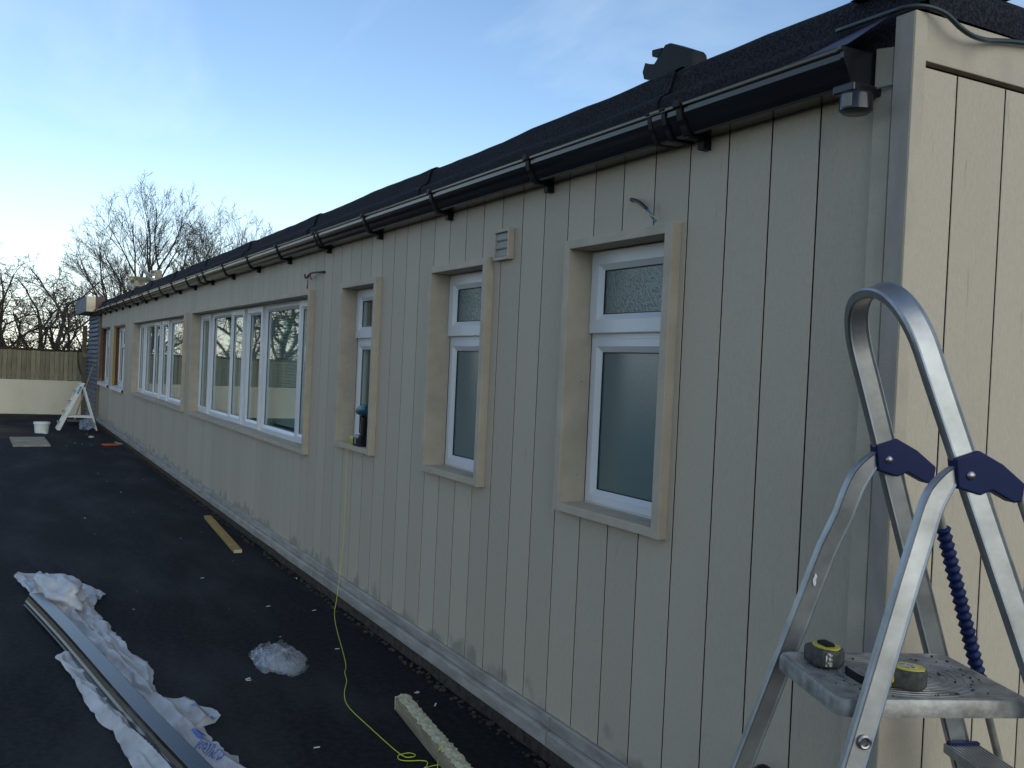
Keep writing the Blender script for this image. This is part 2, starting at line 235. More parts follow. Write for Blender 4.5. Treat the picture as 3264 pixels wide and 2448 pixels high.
# ------------------------------------------------------------------ mesh helpers
class MB:
    def __init__(s): s.v = []; s.f = []; s.mi = []; s.k = 0
    def add(s, vs, fs):
        o = len(s.v); s.v += [Vector(p) for p in vs]; s.f += [tuple(i+o for i in f) for f in fs]; s.mi += [s.k]*len(fs); return s
    def box(s, x0, x1, y0, y1, z0, z1):
        return s.add([(x0,y0,z0),(x1,y0,z0),(x1,y1,z0),(x0,y1,z0),(x0,y0,z1),(x1,y0,z1),(x1,y1,z1),(x0,y1,z1)],
                     [(0,3,2,1),(4,5,6,7),(0,1,5,4),(1,2,6,5),(2,3,7,6),(3,0,4,7)])
    def obox(s, c, ax, ay, az):     # centre and three half-axis vectors
        c, ax, ay, az = map(Vector, (c, ax, ay, az))
        return s.add([c+ax*i+ay*j+az*k for k in (-1,1) for i, j in ((-1,-1),(1,-1),(1,1),(-1,1))],
                     [(0,3,2,1),(4,5,6,7),(0,1,5,4),(1,2,6,5),(2,3,7,6),(3,0,4,7)])
    def bevbox(s, x0, x1, y0, y1, z0, z1, b):   # box with its four upright edges and top edge cut
        p = [(x0+b,y0),(x1-b,y0),(x1,y0+b),(x1,y1-b),(x1-b,y1),(x0+b,y1),(x0,y1-b),(x0,y0+b)]; cx, cy = (x0+x1)/2, (y0+y1)/2
        def sh(d): return [(x+(d if x < cx else -d), y+(d if y < cy else -d)) for x, y in p]
        rings = [[(x,y,z0) for x,y in p],[(x,y,z1-b) for x,y in p],[(x,y,z1) for x,y in sh(b)]]
        return s.loft(rings, True, True)
    def loft(s, rings, cap0=True, cap1=True, closed=True):
        n = len(rings[0]); vs = [p for r in rings for p in r]; fs = []
        for i in range(len(rings)-1):
            for j in range(n if closed else n-1):
                a, b = i*n+j, i*n+(j+1) % n; fs.append((a, b, b+n, a+n))
        if cap0: fs.append(tuple(reversed(range(n))))
        if cap1: fs.append(tuple(range((len(rings)-1)*n, len(rings)*n)))
        return s.add(vs, fs)
    def tube(s, path, rad, sides=8, caps=True):
        path = [Vector(p) for p in path]; n = len(path); rad = rad if isinstance(rad, (list, tuple)) else [rad]*n
        t0 = (path[1]-path[0]).normalized(); a = t0.orthogonal().normalized(); rings = []
        for i in range(n):
            t = (path[min(i+1, n-1)]-path[max(i-1, 0)]).normalized(); a = (a - t*a.dot(t))
            a = a.normalized() if a.length > 1e-6 else t.orthogonal().normalized(); b = t.cross(a)
            rings.append([path[i]+(a*math.cos(2*math.pi*k/sides)+b*math.sin(2*math.pi*k/sides))*rad[i] for k in range(sides)])
        return s.loft(rings, caps, caps)
    def sweep(s, path, prof, nrm, caps=True):    # prof in (n, b) where n = fixed-ish normal vector per point
        path = [Vector(p) for p in path]; rings = []
        for i, p in enumerate(path):
            t = (path[min(i+1, len(path)-1)]-path[max(i-1, 0)]).normalized(); nn = Vector(nrm); nn = (nn-t*nn.dot(t)).normalized(); b = t.cross(nn)
            rings.append([p+nn*q[0]+b*q[1] for q in prof])
        return s.loft(rings, caps, caps)
    def lathe(s, prof, c=(0,0,0), n=20, axis=None):
        c = Vector(c); q = axis.to_track_quat('Z', 'Y') if axis is not None else None; rings = []
        for r, z in prof:
            rg = []
            for k in range(n):
                p = Vector((r*math.cos(2*math.pi*k/n), r*math.sin(2*math.pi*k/n), z))
                if q: p.rotate(q)
                rg.append(c+p)
            rings.append(rg)
        return s.loft(rings, True, True)
    def prism(s, poly, a, b, fn):                # poly 2D, extruded from a to b by fn(p, d)->xyz
        return s.loft([[fn(p, a) for p in poly], [fn(p, b) for p in poly]])

def root_loc(o):
    while o.parent: o = o.parent
    return o.location
def obj(name, mb, m, parent=None, smooth=False, loc=None, bevel=0.0):
    me = bpy.data.meshes.new(name); L = root_loc(parent) if parent else Vector(loc or (0, 0, 0))
    me.from_pydata([p-L for p in mb.v], [], mb.f)
    for mm in (m if isinstance(m, (list, tuple)) else [m]): me.materials.append(mm)
    if any(mb.mi): me.polygons.foreach_set('material_index', mb.mi)
    if smooth:
        me.polygons.foreach_set('use_smooth', [True]*len(me.polygons))
    me.update(); me.validate()
    o = bpy.data.objects.new(name, me); COL.objects.link(o)
    if parent: o.parent = parent
    else: o.location = L
    if smooth in ('angle', 'crisp'):
        md = o.modifiers.new('split', 'EDGE_SPLIT'); md.split_angle = R(38 if smooth == 'angle' else 16)
    if bevel:
        b = o.modifiers.new('bevel', 'BEVEL'); b.width = bevel; b.segments = 2; b.limit_method = 'ANGLE'
    return o
def tag(o, label=None, cat=None, group=None, kind=None):
    if label: o['label'] = label
    if cat: o['category'] = cat
    if group: o['group'] = group
    if kind: o['kind'] = kind
    return o
def thing(name, label, cat, loc=(0, 0, 0), group=None):
    o = bpy.data.objects.new(name, None); COL.objects.link(o); o.location = loc; o.empty_display_size = 0.1
    return tag(o, label, cat, group)
def copyobj(o, parent, off):
    c = o.copy(); COL.objects.link(c); c.parent = parent; c.location = Vector(o.location)+Vector(off); return c
def rr(w, h, r, n=3):       # rounded rectangle profile
    pts = []
    for cx, cy, a0 in ((w-r, h-r, 0), (-w+r, h-r, 90), (-w+r, -h+r, 180), (w-r, -h+r, 270)):
        for k in range(n+1):
            a = R(a0+90*k/n); pts.append((cx+r*math.cos(a), cy+r*math.sin(a)))
    return pts
def nz3(x, y=0, z=0): return mnoise.noise(Vector((x, y, z)))

# ================================================================== SETTING
g = MB()
g.add([(-400,-400,0),(400,-400,0),(400,400,0),(-400,400,0)], [(0,1,2,3)])
tag(obj('ground', g, M_asph), kind='structure')

# ================================================================== BUILDING
XC = -0.094                       # outer corner of the near end
XE = -21.6                        # far end
bld = thing('single_storey_building', 'long low building clad in grey-beige vertical boards with white windows and a black gutter', 'building', (-10, 3, 0))
PITCHB = 0.176
ZB0, ZB1 = 0.172, 2.245            # boards from base trim to eaves
WIN = [  # x0, x1 (between trims), sill bottom, head top, kind
    (-1.560, -0.993, 0.931, 1.905, 'small'), (-2.812, -2.259, 0.931, 1.900, 'small'), (-4.153, -3.598, 0.931, 1.898, 'small'),
    (-9.097, -4.853, 0.812, 1.893, 'wide'), (-13.88, -9.563, 0.812, 1.890, 'wide'),
    (-16.77, -15.13, 0.80, 1.868, 'bare'), (-19.02, -17.37, 0.80, 1.872, 'bare')]
TW = 0.037                         # trim board thickness
XB_END = -18.93                    # last board edge
def opening(w):
    x0, x1, z0, z1, k = w
    return (x0-TW, x1+TW, z0+.012, z1-.012) if k != 'bare' else (x0, x1, z0, z1)
OPN = [opening(w) for w in WIN]
# --- boards, one object each, cut round the windows
JG = 0.0052                        # open joint between boards
full = None
def board_mesh(x0, x1, z0, z1, y=0.0):
    b = 0.0012; mb = MB()
    prof = [(x0, y+.018), (x0, y+b), (x0+b, y), (x1-b, y), (x1, y+b), (x1, y+.018)]
    mb.loft([[(px, py, z0) for px, py in prof], [(px, py, z1) for px, py in prof]], True, True)
    mb.mi[0] = mb.mi[4] = 1            # side faces coloured dark as painted joint shade
    return mb
nb = int((-0.4-XB_END)/PITCHB)+1
for i in range(nb+1):
    xr = -0.4 - i*PITCHB; xl = xr-PITCHB
    a, b = max(xl+JG/2, XB_END), xr-JG/2
    if b-a < .02: continue
    spans = [(ZB0, ZB1)]
    hit = [o for o in OPN if o[0] < b-.001 and o[1] > a+.001]
    if not hit and abs((b-a)-(PITCHB-JG)) < 1e-4:
        if full is None:
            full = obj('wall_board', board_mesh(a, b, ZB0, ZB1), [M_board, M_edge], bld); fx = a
        else: copyobj(full, bld, (a-fx, 0, 0))
        continue
    if not hit:
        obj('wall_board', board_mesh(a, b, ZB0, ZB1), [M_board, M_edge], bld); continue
    o = hit[0]
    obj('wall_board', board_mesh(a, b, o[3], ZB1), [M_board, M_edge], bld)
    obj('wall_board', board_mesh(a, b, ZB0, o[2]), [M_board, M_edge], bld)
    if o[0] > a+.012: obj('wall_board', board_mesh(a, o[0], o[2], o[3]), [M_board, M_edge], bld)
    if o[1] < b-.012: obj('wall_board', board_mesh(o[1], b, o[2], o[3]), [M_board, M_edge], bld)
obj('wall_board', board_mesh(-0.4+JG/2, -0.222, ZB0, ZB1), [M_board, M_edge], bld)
# --- backing wall with openings (dark membrane behind the open joints, then masonry)
xs = sorted({XE, -0.13} | {v for o in OPN for v in o[:2]})
bk = MB()
for a, b in zip(xs[:-1], xs[1:]):
    o = next((o for o in OPN if o[0] <= a+1e-6 and o[1] >= b-1e-6), None)
    if o: bk.box(a, b, .024, .22, 0, o[2]-.002); bk.box(a, b, .024, .22, o[3]+.002, 2.26)
    else: bk.box(a, b, .024, .22, 0, 2.26)
obj('backing_wall', bk, mat('black_membrane', (0.006, 0.006, 0.007), 0.8), bld)
# --- interior: ceiling, floor, rear wall, far wall, partition walls
it = MB(); it.box(XE, -.14, .22, 6.0, 2.20, 2.30); it.box(XE, -.14, .22, 6.0, 0.0, 0.06); it.box(XE, -.14, 6.0, 6.2, 0, 2.3); it.box(XE-.1, XE, .024, 6.2, 0, 2.3)
for x in (-4.5, -9.33, -14.5): it.box(x-.06, x+.06, .22, 6.0, .06, 2.2)
it.box(-4.4, -.14, 1.6, 1.7, .06, 2.2)
obj('interior_shell', it, M_inside, bld)

# --- windows
def frame_ring(mb, x0, x1, z0, z1, w, yf, yd, bead=.016, depth=.05):
    """rectangular frame: flat face of width w at yf, then a sloping glazing bead down to yd"""
    R0 = [(x0, z0), (x1, z0), (x1, z1), (x0, z1)]
    def ins(d): return [(x0+d, z0+d), (x1-d, z0+d), (x1-d, z1-d), (x0+d, z1-d)]
    rings = [[(x, yf+depth, z) for x, z in R0], [(x, yf+.003, z) for x, z in R0], [(x, yf, z) for x, z in ins(.003)], [(x, yf, z) for x, z in ins(w)],
             [(x, yf+.0015, z) for x, z in ins(w+.0012)], [(x, yd, z) for x, z in ins(w+bead)], [(x, yf+depth, z) for x, z in ins(w+bead)]]
    mb.loft(rings, False, False)
    return ins(w+bead)
def pane(name, x0, x1, z0, z1, y, m, parent):
    mb = MB(); mb.box(x0-.004, x1+.004, y, y+.022, z0-.004, z1+.004); o = obj(name, mb, m, parent); return o
def gasket(mb, x0, x1, z0, z1, y):
    t = .003
    mb.box(x0, x0+t, y-.002, y+.001, z0, z1); mb.box(x1-t, x1, y-.002, y+.001, z0, z1); mb.box(x0+t, x1-t, y-.002, y+.001, z0, z0+t); mb.box(x0+t, x1-t, y-.002, y+.001, z1-t, z1)
def glazed(parent, x0, x1, z0, z1, w, yf, glass, nm='frame', bead=.016):
    mb = MB(); i = frame_ring(mb, x0, x1, z0, z1, w, yf, yf+.014, bead)
    fr = obj(nm, mb, M_upvc, parent)
    a, b, c, d = i[0][0], i[1][0], i[0][1], i[2][1]
    pane('glass_pane', a, b, c, d, yf+.020, glass, parent)
    gk = MB(); gasket(gk, a, b, c, d, yf+.0175); obj('gasket', gk, M_blackm, parent)
    return fr
YF = 0.075
def trims(win, x0, x1, z0, z1, screws=True):
    yb = YF+.005; P = -.032
    zt = z1-TW*.86; zs = z0+.031
    for nm, a, b, c, d, y0 in (('side_trim', x0-TW, x0, z0, z1, P), ('side_trim', x1, x1+TW, z0-.001, z1+.001, P-.003), ('head_trim', x0, x1, zt, z1-.001, P+.001), ('sill', x0, x1, z0+.001, zs, P-.002)):
        mb = MB(); mb.box(a, b, y0, yb, c, d); obj(nm, mb, M_trimp, win, bevel=.0018)
    if screws:
        for z in (z0+.13, z0+.47, z0+.80):
            mb = MB(); mb.lathe([(.0035, 0), (.0035, .0012), (.002, .002)], (x0, .045, z), 8, Vector((1, 0, 0))); obj('screw', mb, M_brass, win)
    return zs, zt
def curtain(win, x0, x1, z0, z1, y, m, amp=.018, per=.07):
    mb = MB(); n = max(8, int((x1-x0)/per*6)); vs = []; fs = []
    for j, z in enumerate((z0, z1)):
        for i in range(n+1):
            x = x0+(x1-x0)*i/n; vs.append((x, y+amp*math.sin(2*math.pi*(x-x0)/per+2*nz3(x*4, j*.3, win.name.__len__()))+.01*nz3(x*9), z))
    for i in range(n): fs.append((i, i+1, i+n+2, i+n+1))
    mb.add(vs, fs); return obj('curtain', mb, m, win, smooth=True)
def window_part(lbl):
    w = bpy.data.objects.new('window', None); COL.objects.link(w); w.parent = bld; w['label'] = lbl; w.empty_display_size = .1; return w
lab = ['white obscure-glazed window nearest the ladder', 'white obscure-glazed window below the vent grille', 'narrow white window with the drill on its sill']
for k in range(3):
    x0, x1, z0, z1, _ = WIN[k]; w = window_part(lab[k]); zs, zt = trims(w, x0, x1, z0, z1)
    gl = M_obs if k < 2 else M_glass
    # outer frame, proud top-hung sash, fixed lower light
    zt2 = z1+.0; zb = zs-.004; ztr = 1.567
    mb = MB(); yo = YF+.006
    mb.box(x0, x0+.03, yo, yo+.06, zb, zt+.004); mb.box(x1-.03, x1, yo, yo+.06, zb, zt+.004); mb.box(x0+.03, x1-.03, yo, yo+.06, zt-.022, zt+.004)
    mb.box(x0+.03, x1-.03, yo, yo+.06, zb, zs+.016); mb.box(x0+.03, x1-.03, yo+.001, yo+.06, ztr-.022, ztr+.022)
    obj('outer_frame', mb, M_upvc, w, bevel=.002)
    glazed(w, x0+.004, x1-.004, ztr+.008, zt-.004, .048, YF-.012, gl, 'opening_sash', .02)
    glazed(w, x0+.012, x1-.012, zs+.004, ztr-.010, .028, YF+.002, M_obs2 if k < 2 else gl, 'fixed_light', .02)
    if k == 2: curtain(w, x0, x1, 1.0, 1.86, .24, M_net)
def wide_window(k, lbl):
    x0, x1, z0, z1, _ = WIN[k]; w = window_part(lbl); zs, zt = trims(w, x0, x1, z0, z1, False)
    s = (x1-x0)/4.244; X = lambda x: x1+(x+4.853)*s
    yo = YF+.006; mb = MB()
    mb.box(x0, x1, yo, yo+.06, zs-.004, zs+.024); mb.box(x0, x1, yo, yo+.06, zt-.024, zt+.004)
    for a, b in ((x0, x0+.03), (X(-8.60), X(-8.54)), (X(-7.62), X(-7.58)), (X(-7.10), X(-6.96)), (X(-6.45), X(-6.40)), (X(-5.37), X(-5.33)), (x1-.03, x1)): mb.box(a, b, yo+.0005, yo+.06, zs+.024, zt-.024)
    obj('outer_frame', mb, M_upvc, w, bevel=.002)
    for a, b in ((-9.092, -8.59), (-7.612, -7.098), (-6.972, -6.448), (-5.382, -4.858)): glazed(w, X(a), X(b), zs+.004, zt-.010, .046, YF-.014, M_glass, 'opening_sash', .02)
    for a, b in ((-8.56, -7.60), (-6.42, -5.35)): glazed(w, X(a), X(b), zs+.016, zt-.016, .022, YF+.002, M_glass, 'fixed_light', .022)
    # venetian blind behind the glass
    bl = MB(); n = 38
    for i in range(n):
        z = zs+.08+(zt-zs-.14)*i/(n-1); bl.obox(((x0+x1)/2, .185, z), ((x1-x0)/2-.04, 0, 0), (0, .006, .0100), (0, -.0005, .0003))
    tag(obj('blind', bl, M_blind, w), kind='stuff')
    for a in (x0+.02, X(-7.25)): curtain(w, a, a+.42, zs, zt, .30, M_net)
    curtain(w, X(-6.35), X(-6.05), zs, zt, .30, M_net)
    return w
wide_window(3, 'near one of the two wide windows with blinds'); wide_window(4, 'far one of the two wide windows with blinds')
for k, lbl in ((5, 'untrimmed window with a bare batten in its reveal'), (6, 'untrimmed window next to the slatted end')):
    x0, x1, z0, z1, _ = WIN[k]; w = window_part(lbl)
    mb = MB(); mb.box(x0-.02, x0+.008, .04, .12, z0+.05, z1); obj('brick_jamb', mb, M_brick, w)
    mb = MB(); mb.box(x0+.0, x0+.03, .002, .038, z0+.05, z1-.01); obj('batten', mb, M_timber, w)
    mb = MB(); mb.box(x0, x1, .018, .12, z1-.02, z1+.002); obj('lintel_edge', mb, M_oldtim, w)
    yo = .09; xm = x0+.62
    mb = MB(); mb.box(x0, x1, yo, yo+.06, z0+.05, z0+.10); mb.box(x0, x1, yo, yo+.06, z1-.07, z1-.02)
    for a, b in ((x0+.008, x0+.06), (xm, xm+.06), (x1-.06, x1)): mb.box(a, b, yo+.0005, yo+.06, z0+.10, z1-.07)
    obj('outer_frame', mb, M_upvc, w, bevel=.002)
    glazed(w, x0+.06, xm, z0+.10, z1-.07, .02, yo+.004, M_glass, 'fixed_light')
    glazed(w, xm+.02, x1-.02, z0+.70, z1-.05, .045, yo-.014, M_glass, 'opening_sash')
    glazed(w, xm+.05, x1-.05, z0+.09, z0+.67, .03, yo-.002, M_glass, 'fixed_light')
    mb = MB(); poly = [(.10, z0+.052), (-.03, z0+.038), (-.035, z0+.032), (-.035, z0-.02), (-.028, z0-.02), (-.026, z0+.024), (.10, z0+.036)]
    mb.prism(poly, x0-.03, x1+.03, lambda p, d: (d, p[0], p[1])); obj('sill', mb, M_upvc, w)
    mb = MB(); mb.box(x1+.0305, x1+.033, -.024, .0, z0-.012, z0+.016); obj('sill_end_hole', mb, M_blackm, w)
    curtain(w, x0+.02, x1-.02, z0+.08, z1-.05, .30, M_net)

# --- corner trims, end wall
mb = MB(); mb.box(-.218, -.166, -.014, .02, ZB0, 2.262); obj('corner_batten', mb, M_trimp, bld, bevel=.002)
mb = MB(); mb.box(-.1655, -.150, -.004, .02, ZB0, 2.268); obj('corner_fillet', mb, M_trimp, bld)
mb = MB(); mb.loft([[(x, y, z) for x, y in ((-.150, .02), (-.150, -.0285), (XC, -.0285), (XC, .012), (-.112, .012), (-.112, .02))] for z in (.10, 2.288)]); obj('corner_trim', mb, M_trimp, bld, bevel=.002)
mb = MB(); mb.box(-.148, XC-.003, -.0305, -.029, .10, 2.286); obj('corner_shade_strip', mb, mat('corner_shade_tone', (0.315, 0.285, 0.24), .6, var=.08, scale=(30, 30, 8), bump=.3, bscale=260), bld)  # added strip: the shade on the corner front is put into its darker colour
XW = -.108
def eboard(y0, y1, z0, z1):
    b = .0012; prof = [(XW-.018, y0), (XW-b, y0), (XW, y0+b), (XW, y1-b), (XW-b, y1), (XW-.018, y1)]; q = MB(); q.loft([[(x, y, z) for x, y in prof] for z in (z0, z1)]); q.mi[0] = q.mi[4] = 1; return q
ZEV = 2.170
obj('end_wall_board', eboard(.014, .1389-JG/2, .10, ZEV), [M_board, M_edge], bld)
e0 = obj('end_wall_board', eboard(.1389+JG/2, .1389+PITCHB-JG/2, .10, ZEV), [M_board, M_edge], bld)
for i in range(1, 33): copyobj(e0, bld, (0, i*PITCHB, 0))
mb = MB(); mb.box(XW-.02, XC-.008, .0125, 5.95, 2.183, 2.293); obj('verge_board', mb, M_trimp, bld, bevel=.002)
mb = MB(); mb.box(-.30, XW-.02, .221, 6.0, .1, 2.29); mb.box(-.129, XW-.0205, .025, .22, .05, 2.262); obj('end_backing_wall', mb, MATS['black_membrane'], bld)

# --- base trim in lengths, masonry plinth and rubble under it
js = [-.10, -1.563, -4.49, -8.90, -12.0, -15.0, -18.93]
for a, b in zip(js[1:], js[:-1]):
    mb = MB(); n = max(2, int((b-a)/.12)); rings = []
    for i in range(n+1):
        x = a+.0018+(b-a-.0036)*i/n; w1 = .0025*nz3(x*2.1); w2 = .003*nz3(x*1.7, 5)
        rings.append([(x, y+(w1 if y < 0 else 0), z+w2*(z < .15)) for y, z in ((.02, .178), (-.014, .180), (-.019, .176), (-.021, .137), (-.014, .131), (-.027, .1265), (-.034, .121), (-.036, .0775), (-.031, .0735), (.02, .0735))])
    mb.loft(rings); obj('base_trim', mb, M_base, bld)
mb = MB(); n = 190; rings = []
for i in range(n+1):
    x = XE+(-.12-XE)*i/n; d = .010*nz3(x*3.1)+.006*nz3(x*9); rings.append([(x, .02, .0), (x, -.004+d, .0), (x, -.002+d*.6, .035), (x, .004+d*.5, .074), (x, .02, .0755)])
mb.loft(rings); obj('brick_plinth', mb, M_dirt, bld)

# --- gutter on brackets
GZ = 2.222
gp = [(-.003, GZ), (-.003, GZ-.078), (-.006, GZ-.082), (-.070, GZ-.084), (-.080, GZ-.080), (-.088, GZ-.066), (-.094, GZ-.052), (-.104, GZ-.040), (-.110, GZ-.026), (-.111, GZ-.012), (-.120, GZ-.008), (-.121, GZ-.001), (-.117, GZ)]
gin = [(-.113, GZ-.003), (-.107, GZ-.010), (-.106, GZ-.026), (-.100, GZ-.038), (-.090, GZ-.052), (-.084, GZ-.064), (-.076, GZ-.077), (-.066, GZ-.080), (-.007, GZ-.078), (-.006, GZ)]
gut = bpy.data.objects.new('gutter', None); COL.objects.link(gut); gut.parent = bld
gj = [-.235, -.955, -4.47, -8.45, -12.45, -16.45, -20.2]
for a, b in zip(gj[1:], gj[:-1]):
    mb = MB(); mb.loft([[(x, y, z) for y, z in gp+gin] for x in (a+.002, b-.002)]); obj('gutter_length', mb, M_black, gut)
mb = MB(); capp = [(y-(.002 if y < -.05 else 0), z-(.002 if z < GZ-.04 else -.002)) for y, z in gp]; mb.loft([[(x, y, z) for y, z in capp] for x in (-.236, -.224)]); obj('end_cap', mb, M_black, gut)
def gband(x, w, t):
    q = MB(); out = [(y-t*(1 if y < -.02 else 0)*1.0, z-(t if z < GZ-.03 else -t*.8)) for y, z in gp]
    q.loft([[(xx, y, z) for y, z in out] for xx in (x-w/2, x+w/2)]); return q
for x in gj[1:-1]:
    for d in (-.035, .035): obj('union_band', gband(x+d, .018, .005), M_blackm, gut)
    obj('union_sleeve', gband(x, .05, .003), M_black, gut)
gb = None
for i in range(22):
    x = -.845-.913*i
    if gb is None:
        q = gband(x, .024, .006); q.box(x-.012, x+.012, -.085, -.001, GZ-.094, GZ-.0895); q.box(x-.014, x+.014, -.030, -.0005, GZ-.118, GZ-.0945)
        q.box(x-.013, x+.013, -.129, -.112, GZ-.010, GZ+.010)
        gb = obj('bracket', q, M_blackm, gut); bx = x
    else: copyobj(gb, gut, (x-bx, 0, 0))

# --- felt roof: kerb strips lapped every metre, deck behind
roof = bpy.data.objects.new('roof', None); COL.objects.link(roof); roof.parent = bld
kp = [(-.0105, 2.226), (-.014, 2.262), (-.011, 2.300), (.000, 2.316), (.030, 2.324), (.038, 2.345), (.046, 2.376), (.054, 2.402), (.072, 2.416), (.11, 2.414), (.20, 2.400), (.34, 2.394)]
x = -.112; k = 0
while x > XE:
    ln = random.uniform(.92, 1.08); x2 = max(x-ln, XE); mb = MB(); n = 14; rings = []
    for i in range(n+1):
        xx = x2-.05+(x-x2+.05)*i/n; u_ = i/n
        lift = .004*(k % 2) + .004*u_**3
        rings.append([(xx, y+.006*nz3(xx*2.3, y*9, 3)-lift*.8*(y < .06), z+lift*(z > 2.32)+.008*nz3(xx*1.6, y*6)*(z > 2.29)+.0035*nz3(xx*7, y*20)) for y, z in kp])
    mb.loft(rings, False, False, closed=False); o = obj('felt_strip', mb, M_felt, roof, smooth='angle'); x = x2; k += 1
mb = MB(); ep = [(-.099, 2.296), (-.097, 2.340), (-.104, 2.372), (-.125, 2.392), (-.19, 2.396), (-.34, 2.392)]; rings = []
for i in range(61):
    y = .018+5.95*i/60; rings.append([(xx+.003*nz3(y*6, z*9), y, z+.004*nz3(y*4, xx*5)) for xx, z in ep])
mb.loft(rings, False, False, closed=False); obj('felt_verge', mb, M_felt, roof, smooth=True)
mb = MB(); mb.box(XE, -.2, .25, 6.1, 2.30, 2.385); obj('deck', mb, M_felt, roof)
mb = MB(); mb.add([(-.225, -.10, 2.232), (-.46, -.088, 2.238), (-.46, -.017, 2.272), (-.155, -.034, 2.296)], [(0, 1, 2, 3)]); mb.add([(-.225, -.10, 2.230), (-.155, -.034, 2.294), (-.46, -.017, 2.270), (-.46, -.088, 2.236)], [(0, 1, 2, 3)])
obj('eaves_flap', mb, mat('slate_blue_membrane', (0.045, 0.045, 0.075), .45), roof)

# --- slatted far end of the wall, its box and jamb
far = bpy.data.objects.new('slatted_end', None); COL.objects.link(far); far.parent = bld
n = 24; hgt = (2.16-.06)/n; s0 = None
for i in range(n):
    z = .06+hgt*i
    if s0 is None:
        mb = MB(); mb.loft([[(xx, y, z+dz) for y, dz in ((.02, 0), (-.044, 0), (-.044, .016), (-.006, hgt+.004), (.02, hgt+.004))] for xx in (XE+.05, -19.32)]); s0 = obj('slat', mb, M_slate, far)
    else: copyobj(s0, far, (0, 0, hgt*i))
mb = MB(); mb.box(-19.315, -19.15, -.02, .02, .06, 2.2); obj('jamb_board', mb, mat('pale_jamb', (0.26, 0.225, 0.16), .8, col2=(.17, .12, .08), scale=(20, 20, 4)), far)
mb = MB(); mb.box(-19.13, -18.94, .0, .02, .9, 2.2); obj('jamb_strip', mb, M_post, far)
mb = MB(); mb.box(-22.35, -19.6, -.24, .10, 2.198, 2.50); bx_ = obj('parapet_box', mb, M_wblue, far)
mb = MB(); mb.box(-19.5985, -19.585, -.239, -.075, 2.199, 2.499); obj('cream_end_board', mb, M_cream, bx_)
mb = MB(); mb.box(-19.5985, -19.59, -.0745, .099, 2.22, 2.50); obj('dark_end_board', mb, M_post, bx_)
mb = MB(); mb.box(XE-.12, XE+.04, -.105, -.01, 0, 1.28); obj('weathered_post', mb, M_post, far)

# --- vent grille on the wall
vx0, vx1, vz0, vz1 = -2.188, -2.048, 1.878, 2.004
vent = bpy.data.objects.new('vent_grille', None); COL.objects.link(vent); vent.parent = bld
mb = MB(); mb.box(vx0, vx0+.012, -.024, -.0005, vz0, vz1); mb.box(vx1-.014, vx1, -.026, -.0005, vz0, vz1); mb.box(vx0+.012, vx1-.014, -.024, -.0005, vz0, vz0+.012); mb.box(vx0+.012, vx1-.014, -.024, -.0005, vz1-.012, vz1)
obj('vent_frame', mb, M_trimp, vent, bevel=.0015)
for i in range(3):
    a = vz0+.012+i*.034; mb = MB(); mb.prism([(-.002, a), (-.0175, a+.0005), (-.019, a+.006), (-.0175, a+.020), (-.0125, a+.0338), (-.002, a+.0338)], vx0+.0125, vx1-.0145, lambda p, d: (d, p[0], p[1])); obj('louvre', mb, mat('grey_louvre', (0.27, 0.25, 0.215), .55, var=.06, scale=(20, 20, 20)), vent)

# ================================================================== THINGS ON THE BUILDING
# motion sensor under the gutter end
t = thing('motion_sensor', 'black motion sensor fixed under the gutter end', 'sensor', (-.22, -.02, 2.10))
mb = MB(); mb.box(-.262, -.196, -.105, -.001, 2.116, 2.138); obj('mount', mb, M_black, t, bevel=.004)
mb = MB(); mb.lathe([(.030, 0), (.038, .006), (.038, .040), (.034, .046)], (-.205, -.085, 2.066), 24); obj('head', mb, M_black, t, smooth='angle')
mb = MB(); c = Vector((-.205, -.085, 2.068)); rings = []
for z in (.008, .038): rings.append([c+Vector((.0388*math.cos(a), .0388*math.sin(a), z)) for a in [R(-100+i*5) for i in range(9)]])
mb.loft(rings, False, False, closed=False); obj('lens', mb, M_lens, t, smooth=True)
mb = MB(); mb.tube([(-.20, -.03, 2.132), (-.15, -.02, 2.135), (-.10, -.012, 2.134)], .003, 6); obj('lead', mb, M_grey, t, smooth=True)
# cable stub above the near window
def bez(pts, n=8):
    out = []; P = [Vector(p) for p in pts]; P = [P[0]*2-P[1]]+P+[P[-1]*2-P[-2]]
    for i in range(1, len(P)-2):
        for k in range(n):
            u = k/n; out.append(.5*((2*P[i])+(-P[i-1]+P[i+1])*u+(2*P[i-1]-5*P[i]+4*P[i+1]-P[i+2])*u*u+(-P[i-1]+3*P[i]-3*P[i+1]+P[i+2])*u**3))
    out.append(P[-2]); return out
t = thing('cable_stub', 'black cable stub with blue and yellow wires above the window nearest the ladder', 'cable', (-1.22, 0, 2.0))
mb = MB(); mb.tube(bez([(-1.226, .006, 2.006), (-1.215, -.012, 2.008), (-1.15, -.030, 1.990), (-1.085, -.040, 1.958)]), .0058, 8); sh = obj('sheath', mb, M_cable, t, smooth=True)
for j, mm in enumerate((M_wireb, M_wirey, M_wireb)):
    mb = MB(); mb.tube([Vector((-1.09+.05*u, -.040+.004*u, 1.961-.048*u))+Vector((0.0035*math.cos(7*u+j*2.1), .0025*math.sin(7*u+j*2.1), .0035*math.sin(7*u+j*2.1))) for u in [i/10 for i in range(11)]], .0019, 5); obj('wire', mb, mm, t, smooth=True)
t = thing('cable_stub', 'black cable stub with red clips hanging over the wide window', 'cable', (-4.6, 0, 2.0))
mb = MB(); mb.tube(bez([(-4.60, .006, 1.996), (-4.62, -.015, 1.997), (-4.79, -.035, 1.998), (-4.895, -.04, 1.972), (-4.925, -.04, 1.996)]), .0065, 8); obj('sheath', mb, M_cable, t, smooth=True)
